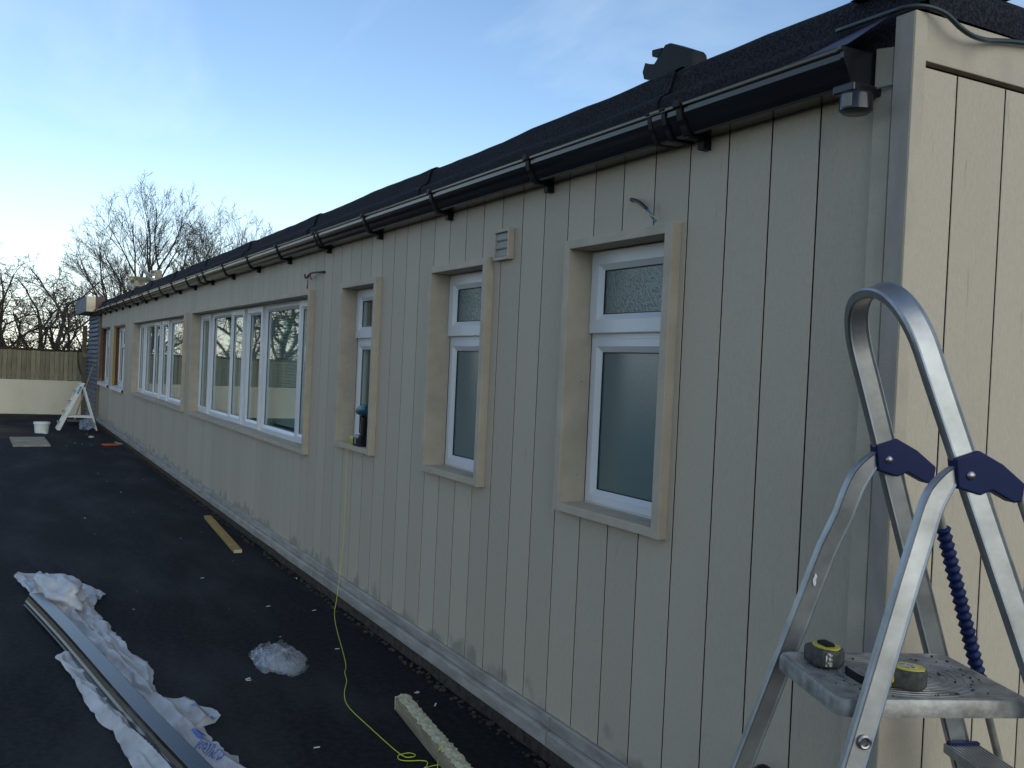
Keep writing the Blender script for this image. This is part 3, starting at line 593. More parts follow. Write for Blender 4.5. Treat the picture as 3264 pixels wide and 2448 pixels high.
mb = MB(); mb.tube(bez([(-4.80, -.038, 1.985), (-4.79, -.042, 1.968), (-4.765, -.042, 1.958)]), .0055, 6); obj('red_clip', mb, M_wirer, t, smooth=True)
mb = MB(); mb.tube(bez([(-4.81, -.038, 1.985), (-4.845, -.042, 1.955), (-4.85, -.04, 1.925)]), .0022, 5); obj('wire', mb, M_cable, t, smooth=True)
mb = MB(); mb.lathe([(.002, 0), (.006, .006), (.005, .022), (.0025, .03)], (-4.852, -.04, 1.898), 8); obj('red_clip', mb, M_wirer, t, smooth=True)
# loose cable over the verge of the near end
cp = [(-.35, -.010, 2.315), (-.17, -.036, 2.300), (-.115, -.034, 2.298), (-.085, -.004, 2.296), (-.072, .040, 2.286), (-.066, .085, 2.262), (-.066, .125, 2.252), (-.072, .17, 2.254), (-.085, .22, 2.264), (-.088, .30, 2.278), (-.086, .42, 2.290), (-.088, .60, 2.30), (-.088, .9, 2.318)]
mb = MB(); mb.tube(bez(cp), .0062, 8); tag(obj('loose_cable', mb, M_dcable, smooth=True, loc=(-.1, .1, 2.27)), 'dark cable looping over the roof corner above the end wall', 'cable')
# gutter hopper and fittings left on the roof edge
t = thing('gutter_hopper', 'black plastic gutter hopper lying on the roof edge', 'hopper', (-1.5, .32, 2.39))
def pt(x, y): return onY(2020+x/9.217, 110+y/9.217, .32)
mb = MB()
body = [(420, 1060), (600, 800), (640, 720), (760, 560), (835, 380), (900, 262), (1050, 200), (1180, 235), (1720, 400), (1790, 480), (1810, 620), (1810, 1500), (420, 1500)]
pts = [pt(*p) for p in body]; cen = sum(pts, Vector())/len(pts)
mb.loft([[cen+(p-cen)*s+Vector((0, d, 0)) for p in pts] for s, d in ((.88, 0), (.92, .010), (.92, .06), (.86, .07))]); obj('hopper_body', mb, M_blackm, t)
mb = MB(); pp = [pt(*p) for p in [(540, 460), (830, 385), (800, 520), (690, 690), (545, 650), (535, 580)]]; mb.loft([[p+Vector((0, d, 0)) for p in pp] for d in (0, .05)]); obj('clip', mb, M_blackm, t)
mb = MB(); pp = [pt(*p) for p in [(275, 820), (340, 850), (620, 855), (640, 1300), (240, 1300), (195, 1090)]]; mb.loft([[p+Vector((0, d, 0)) for p in pp] for d in (0.01, .08)]); obj('outlet', mb, M_blackm, t)
# timber and branch pile on the far roof
t = thing('roof_scrap_pile', 'heap of broken timber and pale pipes on the far roof edge', 'scrap', (-15, .35, 2.39))
def pr(x, y, yy=.35): return onY(380+x/12.29, 840+y/12.29, yy)
for nm, a, b, r_, mm in (('timber', (510, 570), (760, 610), .034, M_timber), ('timber', (740, 560), (1400, 630), .022, M_oldtim), ('timber', (860, 640), (1270, 700), .018, M_oldtim), ('plank', (770, 640), (1000, 740), .04, M_oldtim)):
    A, B = pr(*a), pr(*b, .45); d = (B-A); mb = MB(); n_ = d.normalized(); sd = n_.cross(Vector((0, 1, 0))).normalized(); mb.obox((A+B)/2, d/2, Vector((0, .05, 0)), sd*r_); obj(nm, mb, mm, t)
M_pipe = mat('pale_pipe', (0.50, 0.45, 0.38), .5, col2=(.30, .24, .18), scale=(8, 8, 8))
for pth in ([(440, 600), (430, 800), (380, 920), (350, 1010)], [(480, 600), (490, 780), (540, 950)], [(980, 340), (1090, 440), (1250, 560), (1380, 640)], [(1040, 310), (1110, 370), (1200, 410)], [(1150, 450), (1260, 460), (1380, 420)], [(880, 150), (940, 200), (1010, 240)]):
    mb = MB(); mb.tube(bez([pr(x, y, .3+.1*random.random()) for x, y in pth], 4), .019 if pth[0][0] != 880 else .03, 7); obj('pipe', mb, M_pipe, t, smooth=True)
mb = MB(); A = pr(790, 790); mb.obox(A, (.11, .02, 0), (0, .06, 0), (0.02, 0, .05)); obj('block', mb, M_cream, t)
mb = MB(); A = pr(1450, 380, .5); mb.obox(A, (.2, 0, -.03), (0, .06, 0), (0.01, 0, .03)); obj('board', mb, M_conc, t)
mb = MB(); A = pr(1530, 520, .5); mb.obox(A, (.03, 0, -.01), (0, .05, 0), (0.02, 0, .10)); obj('board', mb, M_conc, t)
for q in range(9):
    A = pr(600+q*110, 900-q*45, .3+.3*random.random()); A.z = 2.43; mb = MB(); mb.obox(A, (.22, random.uniform(-.1, .1), random.uniform(0, .08)), (0, .05, 0), (0, 0, .035)); obj('scrap_timber', mb, M_oldtim, t)

# ================================================================== DRILL, REEL, STRING
zs3 = .931+.0315
t = thing('cordless_drill', 'teal cordless drill standing on its black battery on a window sill', 'drill', (-3.77, .005, zs3))
mb = MB(); mb.bevbox(-3.845, -3.735, -.032, .040, zs3, zs3+.062, .010); obj('battery', mb, M_black, t, bevel=.002)
mb = MB(); mb.box(-3.80, -3.785, -.0345, -.031, zs3+.012, zs3+.05); mb.box(-3.83, -3.75, -.0335, -.0315, zs3+.046, zs3+.052); obj('battery_label', mb, M_grey, t)
mb = MB(); mb.sweep([(-3.757, .004, zs3+.055), (-3.752, .004, zs3+.11), (-3.745, .004, zs3+.165)], rr(.024, .017, .010), (1, 0, 0)); obj('handle', mb, M_blackm, t, smooth='angle')
mb = MB(); mb.lathe([(.018, 0), (.029, .008), (.034, .035), (.034, .11), (.026, .128)], (-3.82, .004, zs3+.198), 18, Vector((1, 0, .10))); obj('motor_housing', mb, M_teal, t, smooth='angle')
mb = MB(); mb.lathe([(.010, 0), (.016, .006), (.021, .02), (.023, .045), (.027, .062)], (-3.882, .004, zs3+.192), 16, Vector((1, 0, .10))); obj('chuck', mb, M_steel, t, smooth='angle')
mb = MB(); mb.tube([(-3.912, .004, zs3+.189), (-3.88, .004, zs3+.192)], .003, 6); obj('bit', mb, M_steel, t)
mb = MB(); mb.obox((-3.785, .004, zs3+.145), (.012, 0, .004), (0, .010, 0), (-.006, 0, .02)); obj('trigger', mb, M_blackm, t)
t = thing('string_reel', 'yellow string line reel beside the drill on the sill', 'reel', (-3.93, .02, zs3))
mb = MB(); mb.loft([[(x_, .016+yy*s_, zs3+.026+zz*s_) for yy, zz in rr(.024, .018, .006)] for x_, s_ in ((-3.995, .35), (-3.97, .95), (-3.90, 1.3), (-3.868, 1.35))]); obj('case', mb, M_yellow, t, smooth='angle')
mb = MB(); mb.box(-3.94, -3.89, .005, .035, zs3, zs3+.004); obj('foot', mb, M_blackm, t)
sp = [onZ(1000+x/2.212, 1700+y/2.212, .004) for x, y in [(222, 900), (219, 980), (232, 1040), (216, 1130), (245, 1222), (400, 1372), (610, 1557), (690, 1577), (716, 1562), (670, 1548), (600, 1565), (600, 1592), (650, 1604), (760, 1602), (800, 1612), (797, 1640), (780, 1655), (850, 1636), (905, 1632), (912, 1615)]]
hang = [(-3.875, .0, zs3+.010), (-3.895, -.020, zs3+.004), (-3.905, -.0365, zs3-.002), (-3.908, -.038, zs3-.05), (-3.90, -.04, .70), (-3.87, -.05, .40), (-3.83, -.085, .12), (-3.72, -.13, .012)]
up = [onZ(1000+885/2.212, 1700+1560/2.212, .02), onZ(1000+880/2.212, 1700+1530/2.212, .06), onZ(1000+905/2.212, 1700+1500/2.212, .066), onZ(1000+910/2.212, 1700+1462/2.212, .066), onZ(1000+904/2.212, 1700+1510/2.212, .064), onZ(1000+884/2.212, 1700+1550/2.212, .03), onZ(1000+872/2.212, 1700+1655/2.212, .004)]
mb = MB(); mb.tube(bez([Vector(h) for h in hang]+sp+up, 6), .0017, 5); tag(obj('builders_string', mb, M_string, smooth=True, loc=(-3, -.4, 0)), 'thin yellow-green string hanging from a sill and curling over the asphalt', 'string')

# ================================================================== STEPLADDER (near)
LO, LTH = Vector((.029, -.46, 0)), 1.196
cu, su = math.cos(LTH), math.sin(LTH)
def L(u, v, z): return Vector((LO.x+cu*u-su*v, LO.y+su*u+cu*v, z))
ZP = .86
def fu(z): return .431+.365*(ZP-z)
def fh(z): return .189+.092*(ZP-z)
def ru(z): return .094-.308*(ZP-z)
def rh(z): return .186+.082*(ZP-z)
lad = thing('aluminium_stepladder', 'scuffed aluminium stepladder with hooped handrail and platform at the building corner', 'stepladder', LO)
path = [L(fu(z), -fh(z), z) for z in (.015, .25, .5, .75, 1.0, 1.2, 1.35, 1.45)]
zc = 1.478
for i in range(1, 24):
    a = math.pi*i/24; z = zc+.142*math.sin(a)**.92; path.append(L(fu(z), -fh(zc)*math.copysign(abs(math.cos(a))**.85, math.cos(a)), z))
path += [L(fu(z), fh(z), z) for z in (1.45, 1.35, 1.2, 1.0, .75, .5, .25, .015)]
fn = L(1, 0, .365)-L(0, 0, 0)     # normal of the front frame plane
prof = [(-.024, .007), (-.024, -.007), (-.0205, -.0105), (-.016, -.0085), (.016, -.0085), (.0205, -.0105), (.024, -.007), (.024, .007), (.0205, .0105), (.016, .0085), (-.016, .0085), (-.0205, .0105)]
mb = MB(); mb.sweep(path, prof, fn); obj('hooped_front_frame', mb, M_alu, lad, smooth='crisp')
for s in (-1, 1):
    pth = bez([L(.272, s*.1495, 1.286), L(.245, s*.1500, 1.272), L(.212, s*.152, 1.225), L(.183, s*.158, 1.135)], 5)[:-1]+[L(ru(z), s*rh(z), z) for z in (1.08, .9, .6, .3, .015)]
    mb = MB(); rings = []
    for i, p in enumerate(pth):
        tt = (pth[min(i+1, len(pth)-1)]-pth[max(i-1, 0)]).normalized(); nn = Vector((cu, su, 0)); nn = (nn-tt*nn.dot(tt)).normalized(); b = tt.cross(nn); k_ = min(1, .45+.55*i/9)
        rings.append([p+nn*q[0]*k_*.92+b*q[1]*.95 for q in prof])
    mb.loft(rings); obj('rear_leg', mb, M_alu, lad, smooth='crisp')
    for uu, vv, nm in ((fu(.0), s*fh(.0), 'foot'), (ru(0), s*rh(0), 'foot')):
        mb = MB(); mb.obox(L(uu, vv, .018), Vector((cu, su, 0))*.030, Vector((-su, cu, 0))*.016, (0, 0, .018)); obj('foot', mb, M_navy, lad, bevel=.004)
# platform: dished tray with turned-down edge
mb = MB(); u0, u1, hp = .052, .432, .152; rc = .028
def ring(d, z):
    q = []
    for cx, cy, a0 in ((u1-rc, hp-rc, 0), (u0+rc, hp-rc, 90), (u0+rc, -hp+rc, 180), (u1-rc, -hp+rc, 270)):
        for k in range(6): a = R(a0+18*k); q.append(L(cx+(rc-d)*math.cos(a), cy+(rc-d)*math.sin(a), z))
    return q
mb.loft([ring(.003, .826), ring(0, .826), ring(0, .852), ring(.003, .858), ring(.008, .860), ring(.016, .8585), ring(.020, .857)], False, True)
pl = obj('platform', mb, M_plat, lad, smooth='angle')
for j in range(9):
    mb = MB(); w = .028+.0125*j; q = [L((u0+u1)/2+(w*1.28)*math.cos(a), (w*1.02)*math.sin(a), .8573) for a in [2*math.pi*i/36 for i in range(37)]]
    mb.tube(q, .0013, 4, False); obj('grip_ring', mb, M_plat, pl)
mb = MB(); mb.tube([L(u0+.05, -hp-.032, .835), L(u0+.05, hp+.032, .835)], .007, 10); obj('pivot_rod', mb, M_rod, pl, smooth='angle')
for s in (-1, 1):
    mb = MB(); c = L(ru(.80)+.002, s*(rh(.80)+.010), .80); ax = L(0, s, 0)-L(0, 0, 0); mb.lathe([(.013, 0), (.013, .004), (.010, .006), (.007, .005), (.0055, .001)], c, 18, ax); obj('rivet', mb, M_steel, lad, smooth='angle')
for z in (.645, .43, .215):
    mb = MB(); h = fh(z)-.009; c = L(fu(z), 0, z-.011); U = Vector((cu, su, 0)); V = Vector((-su, cu, 0))
    mb.obox(c, U*.040, V*h, Vector((0, 0, .011))); tr_ = obj('tread', mb, M_plat, lad, bevel=.003)
    for i in range(9):
        mb = MB(); mb.obox(L(fu(z)-.034+.0085*i, 0, z+.0006), U*.0018, V*(h-.004), Vector((0, 0, .0008))); obj('grip_rib', mb, M_alu, tr_)
    for s in (-1, 1):
        mb = MB(); mb.obox(L(fu(z), s*(h-.012), z+.003), U*.036, V*.006, Vector((0, 0, .0035))); obj('end_cap', mb, M_navy, tr_)
# blue brackets and tie rods with coiled sleeves
def LP(u, z, v): return L(u, v, z)
for s in (-1, 1):
    zb_ = 1.28; h = fh(zb_); f0 = fu(zb_)
    poly = [(f0-.026, zb_-.028), (f0+.018, zb_-.040), (f0+.040, zb_-.030), (f0+.085, zb_-.052), (f0+.100, zb_-.048), (f0+.104, zb_-.016), (f0+.060, zb_+.018), (f0+.012, zb_+.042), (f0-.034, zb_+.026)]
    mb = MB(); va, vb = -s*0, 0
    lo, hi = (s*h-.016, s*h+.016)
    mb.loft([[LP(u_, z_, v_) for u_, z_ in poly] for v_ in (lo, hi)]); br = obj('bracket', mb, M_navy, lad, bevel=.003)
    for v_ in (lo-.001, hi+.001):
        mb = MB(); mb.lathe([(.0085, -.001), (.0085, .001), (.006, .0035), (.002, .0045)], LP(f0-.004, zb_-.004, v_), 14, L(0, math.copysign(1, v_-s*h), 0)-L(0, 0, 0)); obj('rivet', mb, M_steel, br, smooth='angle')
    def rod(z): return L(fu(z)+.088, s*fh(z), z)
    mb = MB(); mb.tube([rod(1.262), rod(.575)], .0085, 10); obj('tie_rod', mb, M_rod, lad, smooth='angle')
    mb = MB(); P = []; Rr = []
    for i in range(97):
        u_ = i/96; z = 1.13-.42*u_; P.append(rod(z)); Rr.append(.0145+.0028*math.sin(i*1.5708)); 
    mb.tube(P, Rr, 10); obj('coiled_sleeve', mb, M_navy, lad, smooth=True)
for nm, fp in (('paint_splash', [(.002, .940), (.006, .936), (.008, .944), (.007, .950), (.010, .958), (.006, .966), (.003, .957), (.000, .951)]),):
    z = 1.01; c = L(ru(z)-.010, rh(z)-.011, z)
    mb = MB(); mb.loft([[c+Vector((cu, su, 0))*(px_*1.0)+Vector((0, 0, (pz_-.95)))+(L(0, -1, 0)-L(0, 0, 0))*d for px_, pz_ in fp] for d in (0, .0008)]); obj(nm, mb, M_white, lad)
# --- tape measures on the platform
def tape(px, py, ang, lbl, blade):
    c = onZ(px, py, ZP); c.z = ZP+.0005; t = thing('tape_measure', lbl, 'tape measure', c, 'tape measures on the stepladder platform')
    ca, sa = math.cos(ang), math.sin(ang)
    W_ = lambda a, b, z: c+Vector((ca*a-sa*b, sa*a+ca*b, z))
    outl = [(-.034, -.026), (-.030, -.031), (.018, -.031), (.030, -.026), (.036, -.012), (.036, .010), (.030, .024), (.018, .031), (-.014, .031), (-.028, .024), (-.036, .008)]
    rings = [[W_(a*s, b*s, z) for a, b in outl] for s, z in ((.90, 0), (.97, .003), (1, .010), (1, .028), (.95, .034), (.84, .0365))]
    mb = MB(); mb.loft(rings); obj('case', mb, M_rubber, t, smooth='angle')
    mb = MB(); mb.loft([[W_(.002+.031*math.cos(k*math.pi/12), .026*math.sin(k*math.pi/12), z) for k in range(24)] for z in (.034, .0385)]); lb = obj('yellow_face', mb, M_yellow, t)
    if blade:
        mb = MB(); mb.loft([[W_(.001+.019*math.cos(k*math.pi/8), .013*math.sin(k*math.pi/8), z) for k in range(16)] for z in (.0385, .0391)]); obj('printed_label', mb, M_paper, lb)
        mb = MB(); mb.obox(W_(-.024, -.034, .020), W_(.010, 0, 0)-c, W_(0, .006, 0)-c, (0, 0, .010)); obj('lock_button', mb, M_yellow, t, bevel=.003)
        mb = MB(); mb.obox(W_(-.030, -.035, .006), W_(.012, .002, 0)-c, W_(0, .004, 0)-c, (0, 0, .005)); obj('blade_mouth', mb, M_yellow, t, bevel=.002)
        b_ = bez([W_(-.034, -.036, .012), W_(-.044, -.052, .010), W_(-.062, -.058, .009), W_(-.088, -.040, .010), W_(-.112, -.012, .009)], 6); mb = MB()
        mb.sweep(b_, [(-.008, -.0006), (.008, -.0006), (.008, .0006), (-.008, .0006)], (0, 0, 1)); obj('blade', mb, M_blackm, t)
        mb = MB(); mb.obox(W_(-.113, -.011, .009), (.004, 0, 0), (0, .004, 0), (0, 0, .008)); obj('hook', mb, M_steel, t)
    else:
        mb = MB(); mb.loft([[W_(a, b, z) for a, b in rr(.019, .0105, .005)] for z in (.0385, .043, )]+[[W_(a*.85, b*.8, .045) for a, b in rr(.019, .0105, .005)]]); obj('belt_clip', mb, M_blackm, t)
        mb = MB(); mb.obox(W_(.0345, -.0150, .018), W_(.0015, .0065, 0)-c, (0, 0, .013), W_(.0018, -.0006, 0)-c); obj('printed_label', mb, M_paper, t)
tape(2500+432/3.331, 1950+552/3.331, R(-12), 'closed tape measure lying on the wall side of the platform, black clip up', False)
tape(2500+1290/3.331, 1950+790/3.331, R(25), 'tape measure with its black blade pulled out, nearer the middle of the platform', True)
# grit on the platform
gr = MB()
for i in range(70):
    u_, v_ = random.uniform(.08, .41), random.uniform(-.13, .13); s = random.uniform(.0006, .0018); gr.obox(L(u_, v_, ZP-.0025+s), (s, s*.5, 0), (-s*.4, s, 0), (0, 0, s))
tag(obj('platform_grit', gr, M_dirt, loc=LO), 'dark crumbs of dirt scattered on the stepladder platform', 'grit', kind='stuff')

# ================================================================== MATERIALS ON THE GROUND
# upturned gutter length
ga, gb_ = Vector((-4.484, -1.592, 0)), Vector((-2.53, -1.302, 0)); gd = (gb_-ga).normalized(); gnv = Vector((-gd.y, gd.x, 0))
def G(s, t, z): return ga+gd*s+gnv*t+Vector((0, 0, z))
prf = [(-.056, .012), (-.056, .020), (-.050, .020), (-.049, .034), (-.042, .044), (-.034, .062), (-.030, .076), (.034, .078), (.038, .076), (.0385, .018), (.046, .016), (.046, .010), (.036, .010), (.0355, .073), (-.027, .073), (-.031, .060), (-.039, .042), (-.046, .032), (-.047, .012)]
mb = MB(); n = 24; mb.loft([[G(s*3.9/n-.02, q[0]+.006*math.sin(s*.35), q[1]) for q in prf] for s in range(n+1)]); tag(obj('gutter_offcut', mb, M_black, loc=ga, bevel=.0015), 'black gutter length lying upside down on torn plastic wrapping', 'gutter')
# torn printed wrapping round it, outline per station along the gutter
def wrap(name, label, stations, side, amp=1.0, jagk=1.0):
    S = sorted(stations); n = 170; mcols = 36; mb = MB(); vs = []
    def interp(s):
        for (a, l0, h0), (b, l1, h1) in zip(S[:-1], S[1:]):
            if a <= s <= b: f_ = (s-a)/(b-a); return l0+(l1-l0)*f_, h0+(h1-h0)*f_
        return S[-1][1:]
    for i in range(n+1):
        s = S[0][0]+(S[-1][0]-S[0][0])*i/n; lo, hi = interp(s)
        for j in range(mcols+1):
            t_ = j/mcols; jag = jagk*(.016*nz3(s*9, 4)*(t_ > .9)+.012*nz3(s*31, 9)*(t_ > .95))
            w = lo+(hi-lo)*t_+jag
            # long soft folds running with the gutter, a few sharp creases across them
            fold = (.5+.5*math.sin(w*62+2.2*nz3(s*.9, w*3, side)+1.4*math.sin(s*1.3)))**2.2
            big = .5+.5*nz3(s*1.5, w*6, side+4); cre = abs(nz3(s*4.2-w*10, w*18+s*2.0, 2+side)); fine = nz3(s*9+w*11, w*26-s*5, 7)
            z = .004+amp*((.026*fold+.030*big)*math.sin(math.pi*min(1, max(.02, t_*.92+.05)))**.7+.014*(.22-min(cre, .22))/.22+.004*fine)
            if t_ > .97: z += jagk*.010*max(0, nz3(s*6, 3))
            vs.append(G(s, w, max(z, .003)))
    fs = [(i*(mcols+1)+j, i*(mcols+1)+j+1, (i+1)*(mcols+1)+j+1, (i+1)*(mcols+1)+j) for i in range(n) for j in range(mcols)]
    mb.add(vs, fs); return tag(obj(name, mb, M_wrap, smooth=True, loc=ga), label, 'plastic wrap')
def st(px, py):
    p = onZ(px, py, .01)-ga; return p.dot(gd), p.dot(gnv)
zS = lambda x, y: (50+x/3.318, 1800+y/3.318); zT = lambda x, y: (550+x/6.69, 2200+y/6.69)
right = [zS(470, 120), zS(600, 190), zS(760, 235), zS(960, 300), zS(850, 400), zS(830, 470), zS(940, 620), zS(1150, 840), zS(1240, 960), zS(1350, 1010), zS(1460, 1130), zS(1450, 1270), zS(1550, 1430), zS(1830, 1440), zT(690, 330), zT(1030, 600), zT(900, 690), zT(440, 620), zT(640, 780), zT(850, 1050), zT(1180, 1440), zT(1360, 1390), zT(1480, 1620)]
stn = []
last = -9
for p in right:
    s, w = st(*p); s = max(s, last+.004); last = s; stn.append((s, .0, w))
stn = [(stn[0][0]-.05, .0, .05)]+stn+[(stn[-1][0]+.25, .0, stn[-1][2]+.04), (3.7, .0, .26)]
wr = wrap('torn_wrapping', 'torn white polythene wrapping with blue print along the right of the upturned gutter', [(a, .02, max(c_, .06)) for a, b_, c_ in stn], 1)
head = MB(); c0 = onZ(*zS(440, 300), .05); rings = []
nn_ = 22
for i in range(nn_+1):
    th = math.pi*i/nn_; rg = []
    for j in range(30):
        ph = 2*math.pi*j/30; d = Vector((math.sin(th)*math.cos(ph), math.sin(th)*math.sin(ph), math.cos(th))); k_ = 1+.50*nz3(d.x*1.8+3, d.y*1.8, d.z*1.8)+.30*abs(nz3(d.x*4.5, d.y*4.5+5, d.z*4.5))+.10*nz3(d.x*11, d.y*11, d.z*11)
        p = gd*(d.x*.36*k_)+gnv*(d.y*.105*k_)+Vector((0, 0, max(-.046, d.z*.085*k_))); rg.append(c0+p)
    rings.append(rg)
head.loft(rings, True, True); tag(obj('crumpled_wrapping', head, M_wrap, smooth=True, loc=(c0.x, c0.y, 0)), 'crumpled white end of the wrapping beyond the gutter tip', 'plastic wrap')
left = [zS(415, 985), zS(500, 1090), zS(590, 1170), zS(680, 1370), zS(800, 1550), zS(880, 1655), (356, 2330), (420, 2448)]
stl = []
for p in left:
    s, w = st(*p); stl.append((s, -.02, min(w, -.06)))
stl += [(stl[-1][0]+.5, -.02, -.20), (3.7, -.02, -.2)]
wrap('torn_wrapping', 'smooth white polythene fold tucked under the left of the upturned gutter', stl, 5, .9, .15)
# printed words on the film, laid on its surface
from mathutils.bvhtree import BVHTree
bvh = BVHTree.FromPolygons([Vector(v.co)+ga for v in wr.data.vertices], [tuple(p.vertices) for p in wr.data.polygons])
def drop(p):
    h = bvh.ray_cast(Vector((p.x, p.y, 1)), Vector((0, 0, -1)))
    return Vector((p.x, p.y, (h[0].z if h[0] else .004)+.0025))
def flat_text(body, size, px, py, rot, mirror):
    cv = bpy.data.curves.new('print', 'FONT'); cv.body = body; cv.size = size; cv.resolution_u = 2; cv.align_x = 'CENTER'; cv.align_y = 'CENTER'
    to = bpy.data.objects.new('print_tmp', cv); COL.objects.link(to); dg = bpy.context.evaluated_depsgraph_get(); me = bpy.data.meshes.new_from_object(to.evaluated_get(dg)); bpy.data.objects.remove(to)
    c = onZ(px, py, .035); ca, sa = math.cos(rot), math.sin(rot); bb = MB(); V_ = []
    for v in me.vertices:
        a, b = v.co.x*(-1 if mirror else 1), v.co.y; a, b = a*ca-b*sa, a*sa+b*ca; V_.append(drop(c+gd*a+gnv*b))
    bb.add(V_, [tuple(p.vertices) for p in me.polygons]); return bb
obj('printed_word', flat_text('Marshtey', .066, *zT(930, 1330), R(10), True), M_blueink, wr)
mb = MB(); c = onZ(*zT(650, 970), .035)
for a, b, c_, d_ in ((-.062, .062, -.024, -.008), (-.062, -.046, -.008, .030), (.046, .062, -.008, .030)):
    q = [(a+(b-a)*u_/6, c_+(d_-c_)*v_/3) for v_ in range(4) for u_ in range(7)]
    mb.add([drop(c+gd*x_+gnv*y_) for x_, y_ in q], [(v_*7+u_, v_*7+u_+1, v_*7+u_+8, v_*7+u_+7) for v_ in range(3) for u_ in range(6)])
obj('printed_mark', mb, M_blueink, wr)
for q, sz, w_ in ((zS(845, 310), .06, 'LFM'), (zT(600, 380), .036, 'WEHS'), (zT(790, 440), .03, 'HEW')): obj('printed_mark', flat_text(w_, sz, *q, R(20), True), M_blueink, wr)
# crumpled clear bag
c0 = Vector((-3.09, -.60, 0)); mb = MB()
for lay, (sc_, hz) in enumerate(((1.0, .060), (.88, .040), (.80, .024), (.97, .008))):
    vs, fs = [], []; nr, na = 26, 64
    for i in range(nr+1):
        for j in range(na):
            a = 2*math.pi*j/na; r_ = i/nr; edge = 1+.30*nz3(math.cos(a)*1.7, math.sin(a)*1.7, 3+lay)+.14*nz3(math.cos(a)*5, math.sin(a)*6, 9+lay)
            x_, y_ = math.cos(a)*r_*edge, math.sin(a)*r_*edge
            f1 = (.28-min(.28, abs(nz3(x_*3.0+lay*5, y_*2.2+x_, 1.5))))/.28; f2 = (.20-min(.20, abs(nz3(x_*4.5, y_*4.5+lay*3, 6.5))))/.20
            z = hz*(1-r_**3)*(.45+.55*(.5+nz3(x_*1.4+3, y_*1.4, lay)))+.034*f1*(1-.5*r_)+.008*f2+.003
            vs.append(c0+Vector((x_*.245*sc_, y_*.112*sc_, max(.002, z))))
    for i in range(nr):
        for j in range(na): fs.append((i*na+j, i*na+(j+1) % na, (i+1)*na+(j+1) % na, (i+1)*na+j))
    mb.add(vs, fs)
tag(obj('clear_plastic_bag', mb, M_clear, smooth=True, loc=c0), 'crumpled clear plastic bag lying alone on the dark asphalt', 'plastic bag')
# timber batten
c4 = [Vector((-7.37, -.155, 0)), Vector((-7.42, -.092, 0)), Vector((-5.77, -.188, 0)), Vector((-5.745, -.245, 0))]
t = thing('timber_batten', 'short yellow treated timber batten lying near the wall', 'batten', (c4[0]+c4[2])/2)
mb = MB(); ax = (c4[3]-c4[0]); nx_ = ax.normalized(); sd = Vector((-nx_.y, nx_.x, 0)); mid = (c4[0]+c4[3])/2+sd*.030
mb.obox(mid+Vector((0, 0, .0135)), ax*.5, sd*.030, (0, 0, .0125)); obj('batten_body', mb, M_timber, t, bevel=.002)
mb = MB(); mb.obox(mid+ax*.5+nx_*.0012+Vector((0, 0, .0135)), nx_*.001, sd*.028, (0, 0, .0115)); obj('sawn_end', mb, M_timend, t)
for f_ in (-.30, .08, .36):
    mb = MB(); cc = mid+ax*f_+Vector((0, 0, .0275)); mb.tube([cc-sd*.028, cc-sd*.005+nx_*.01, cc+sd*.024], .0012, 4); obj('pencil_mark', mb, M_timend, t)
# foam-edged timber in front
fa = [onZ(1000+x/2.212, 1700+y/2.212, .045) for x, y in ((590, 1175), (650, 1160), (1100, 1655), (960, 1655))]
t = thing('foam_coated_batten', 'pale batten with crumbling foam along one edge in the foreground', 'batten', (fa[0].x, fa[0].y, 0))
A, B = (fa[0]+fa[1])/2, (fa[2]+fa[3])/2; ax = (B-A); ax.z = 0; nx_ = ax.normalized(); ln = ax.length+.35; sd = Vector((-nx_.y, nx_.x, 0)); A.z = 0
mb = MB(); mid = A+nx_*ln/2; mb.obox(mid+Vector((0, 0, .028)), nx_*ln/2, sd*.027, (0, 0, .026)); obj('batten_body', mb, M_oldtim, t, bevel=.002)
mb = MB(); rings = []; n = 110
for i in range(n+1):
    s = ln*i/n; p = A+nx_*s; rg = []
    for k in range(9):
        a = math.pi*k/8; r_ = 1+.35*nz3(s*34, k*1.1)+.3*nz3(s*80, k*2.3, 4); rg.append(p+sd*(.006+.026*r_*math.cos(a))+Vector((0, 0, .0545+.013*max(.15, r_)*math.sin(a))))
    rings.append(rg)
mb.loft(rings); obj('foam_strip', mb, M_foam, t)
mb = MB(); mb.obox(A-nx_*.002+Vector((0, 0, .030)), nx_*.0025, sd*.028, (0, 0, .026)); obj('broken_end', mb, M_timend, t)
# black pipe offcut leaning by the wall foot
p0 = onY(2425, 2440, -.10); t = thing('pipe_offcut', 'black pipe offcut propped against the wall foot behind the stepladder', 'pipe', (p0.x-.30, -.14, 0))
q0 = Vector((p0.x-.42, -.16, .02)); q1 = Vector((p0.x+.012, -.085, p0.z-.022)); mb = MB(); dd = (q1-q0).normalized(); mb.tube([q0, q1-dd*.012, q1-dd*.004, q1], [.034, .034, .031, .022], 16); obj('pipe_wall', mb, M_black, t, smooth='angle')
mb = MB(); mb.tube([q0+dd*.10, q0+dd*.14], .038, 16); obj('collar', mb, M_blackm, t, smooth='angle')

# ================================================================== FAR END OF THE YARD
# bucket
bc = Vector((-16.78, -1.07, 0)); t = thing('white_bucket', 'white plastic bucket standing before the cream wall', 'bucket', bc)
mb = MB(); mb.lathe([(.100, 0), (.106, .004), (.120, .165), (.122, .185), (.117, .185), (.102, .012), (.001, .010)], bc, 28); obj('bucket_body', mb, M_white, t, smooth='angle')
mb = MB(); mb.lathe([(.122, .150), (.130, .152), (.131, .178), (.127, .188), (.119, .189)], bc, 28); obj('rim', mb, M_white, t, smooth='angle')
mb = MB(); mb.obox(bc+Vector((.115, .05, .012)), (.02, .012, 0), (-.008, .02, 0), (0, 0, .012)); obj('paint_drip', mb, M_white, t)
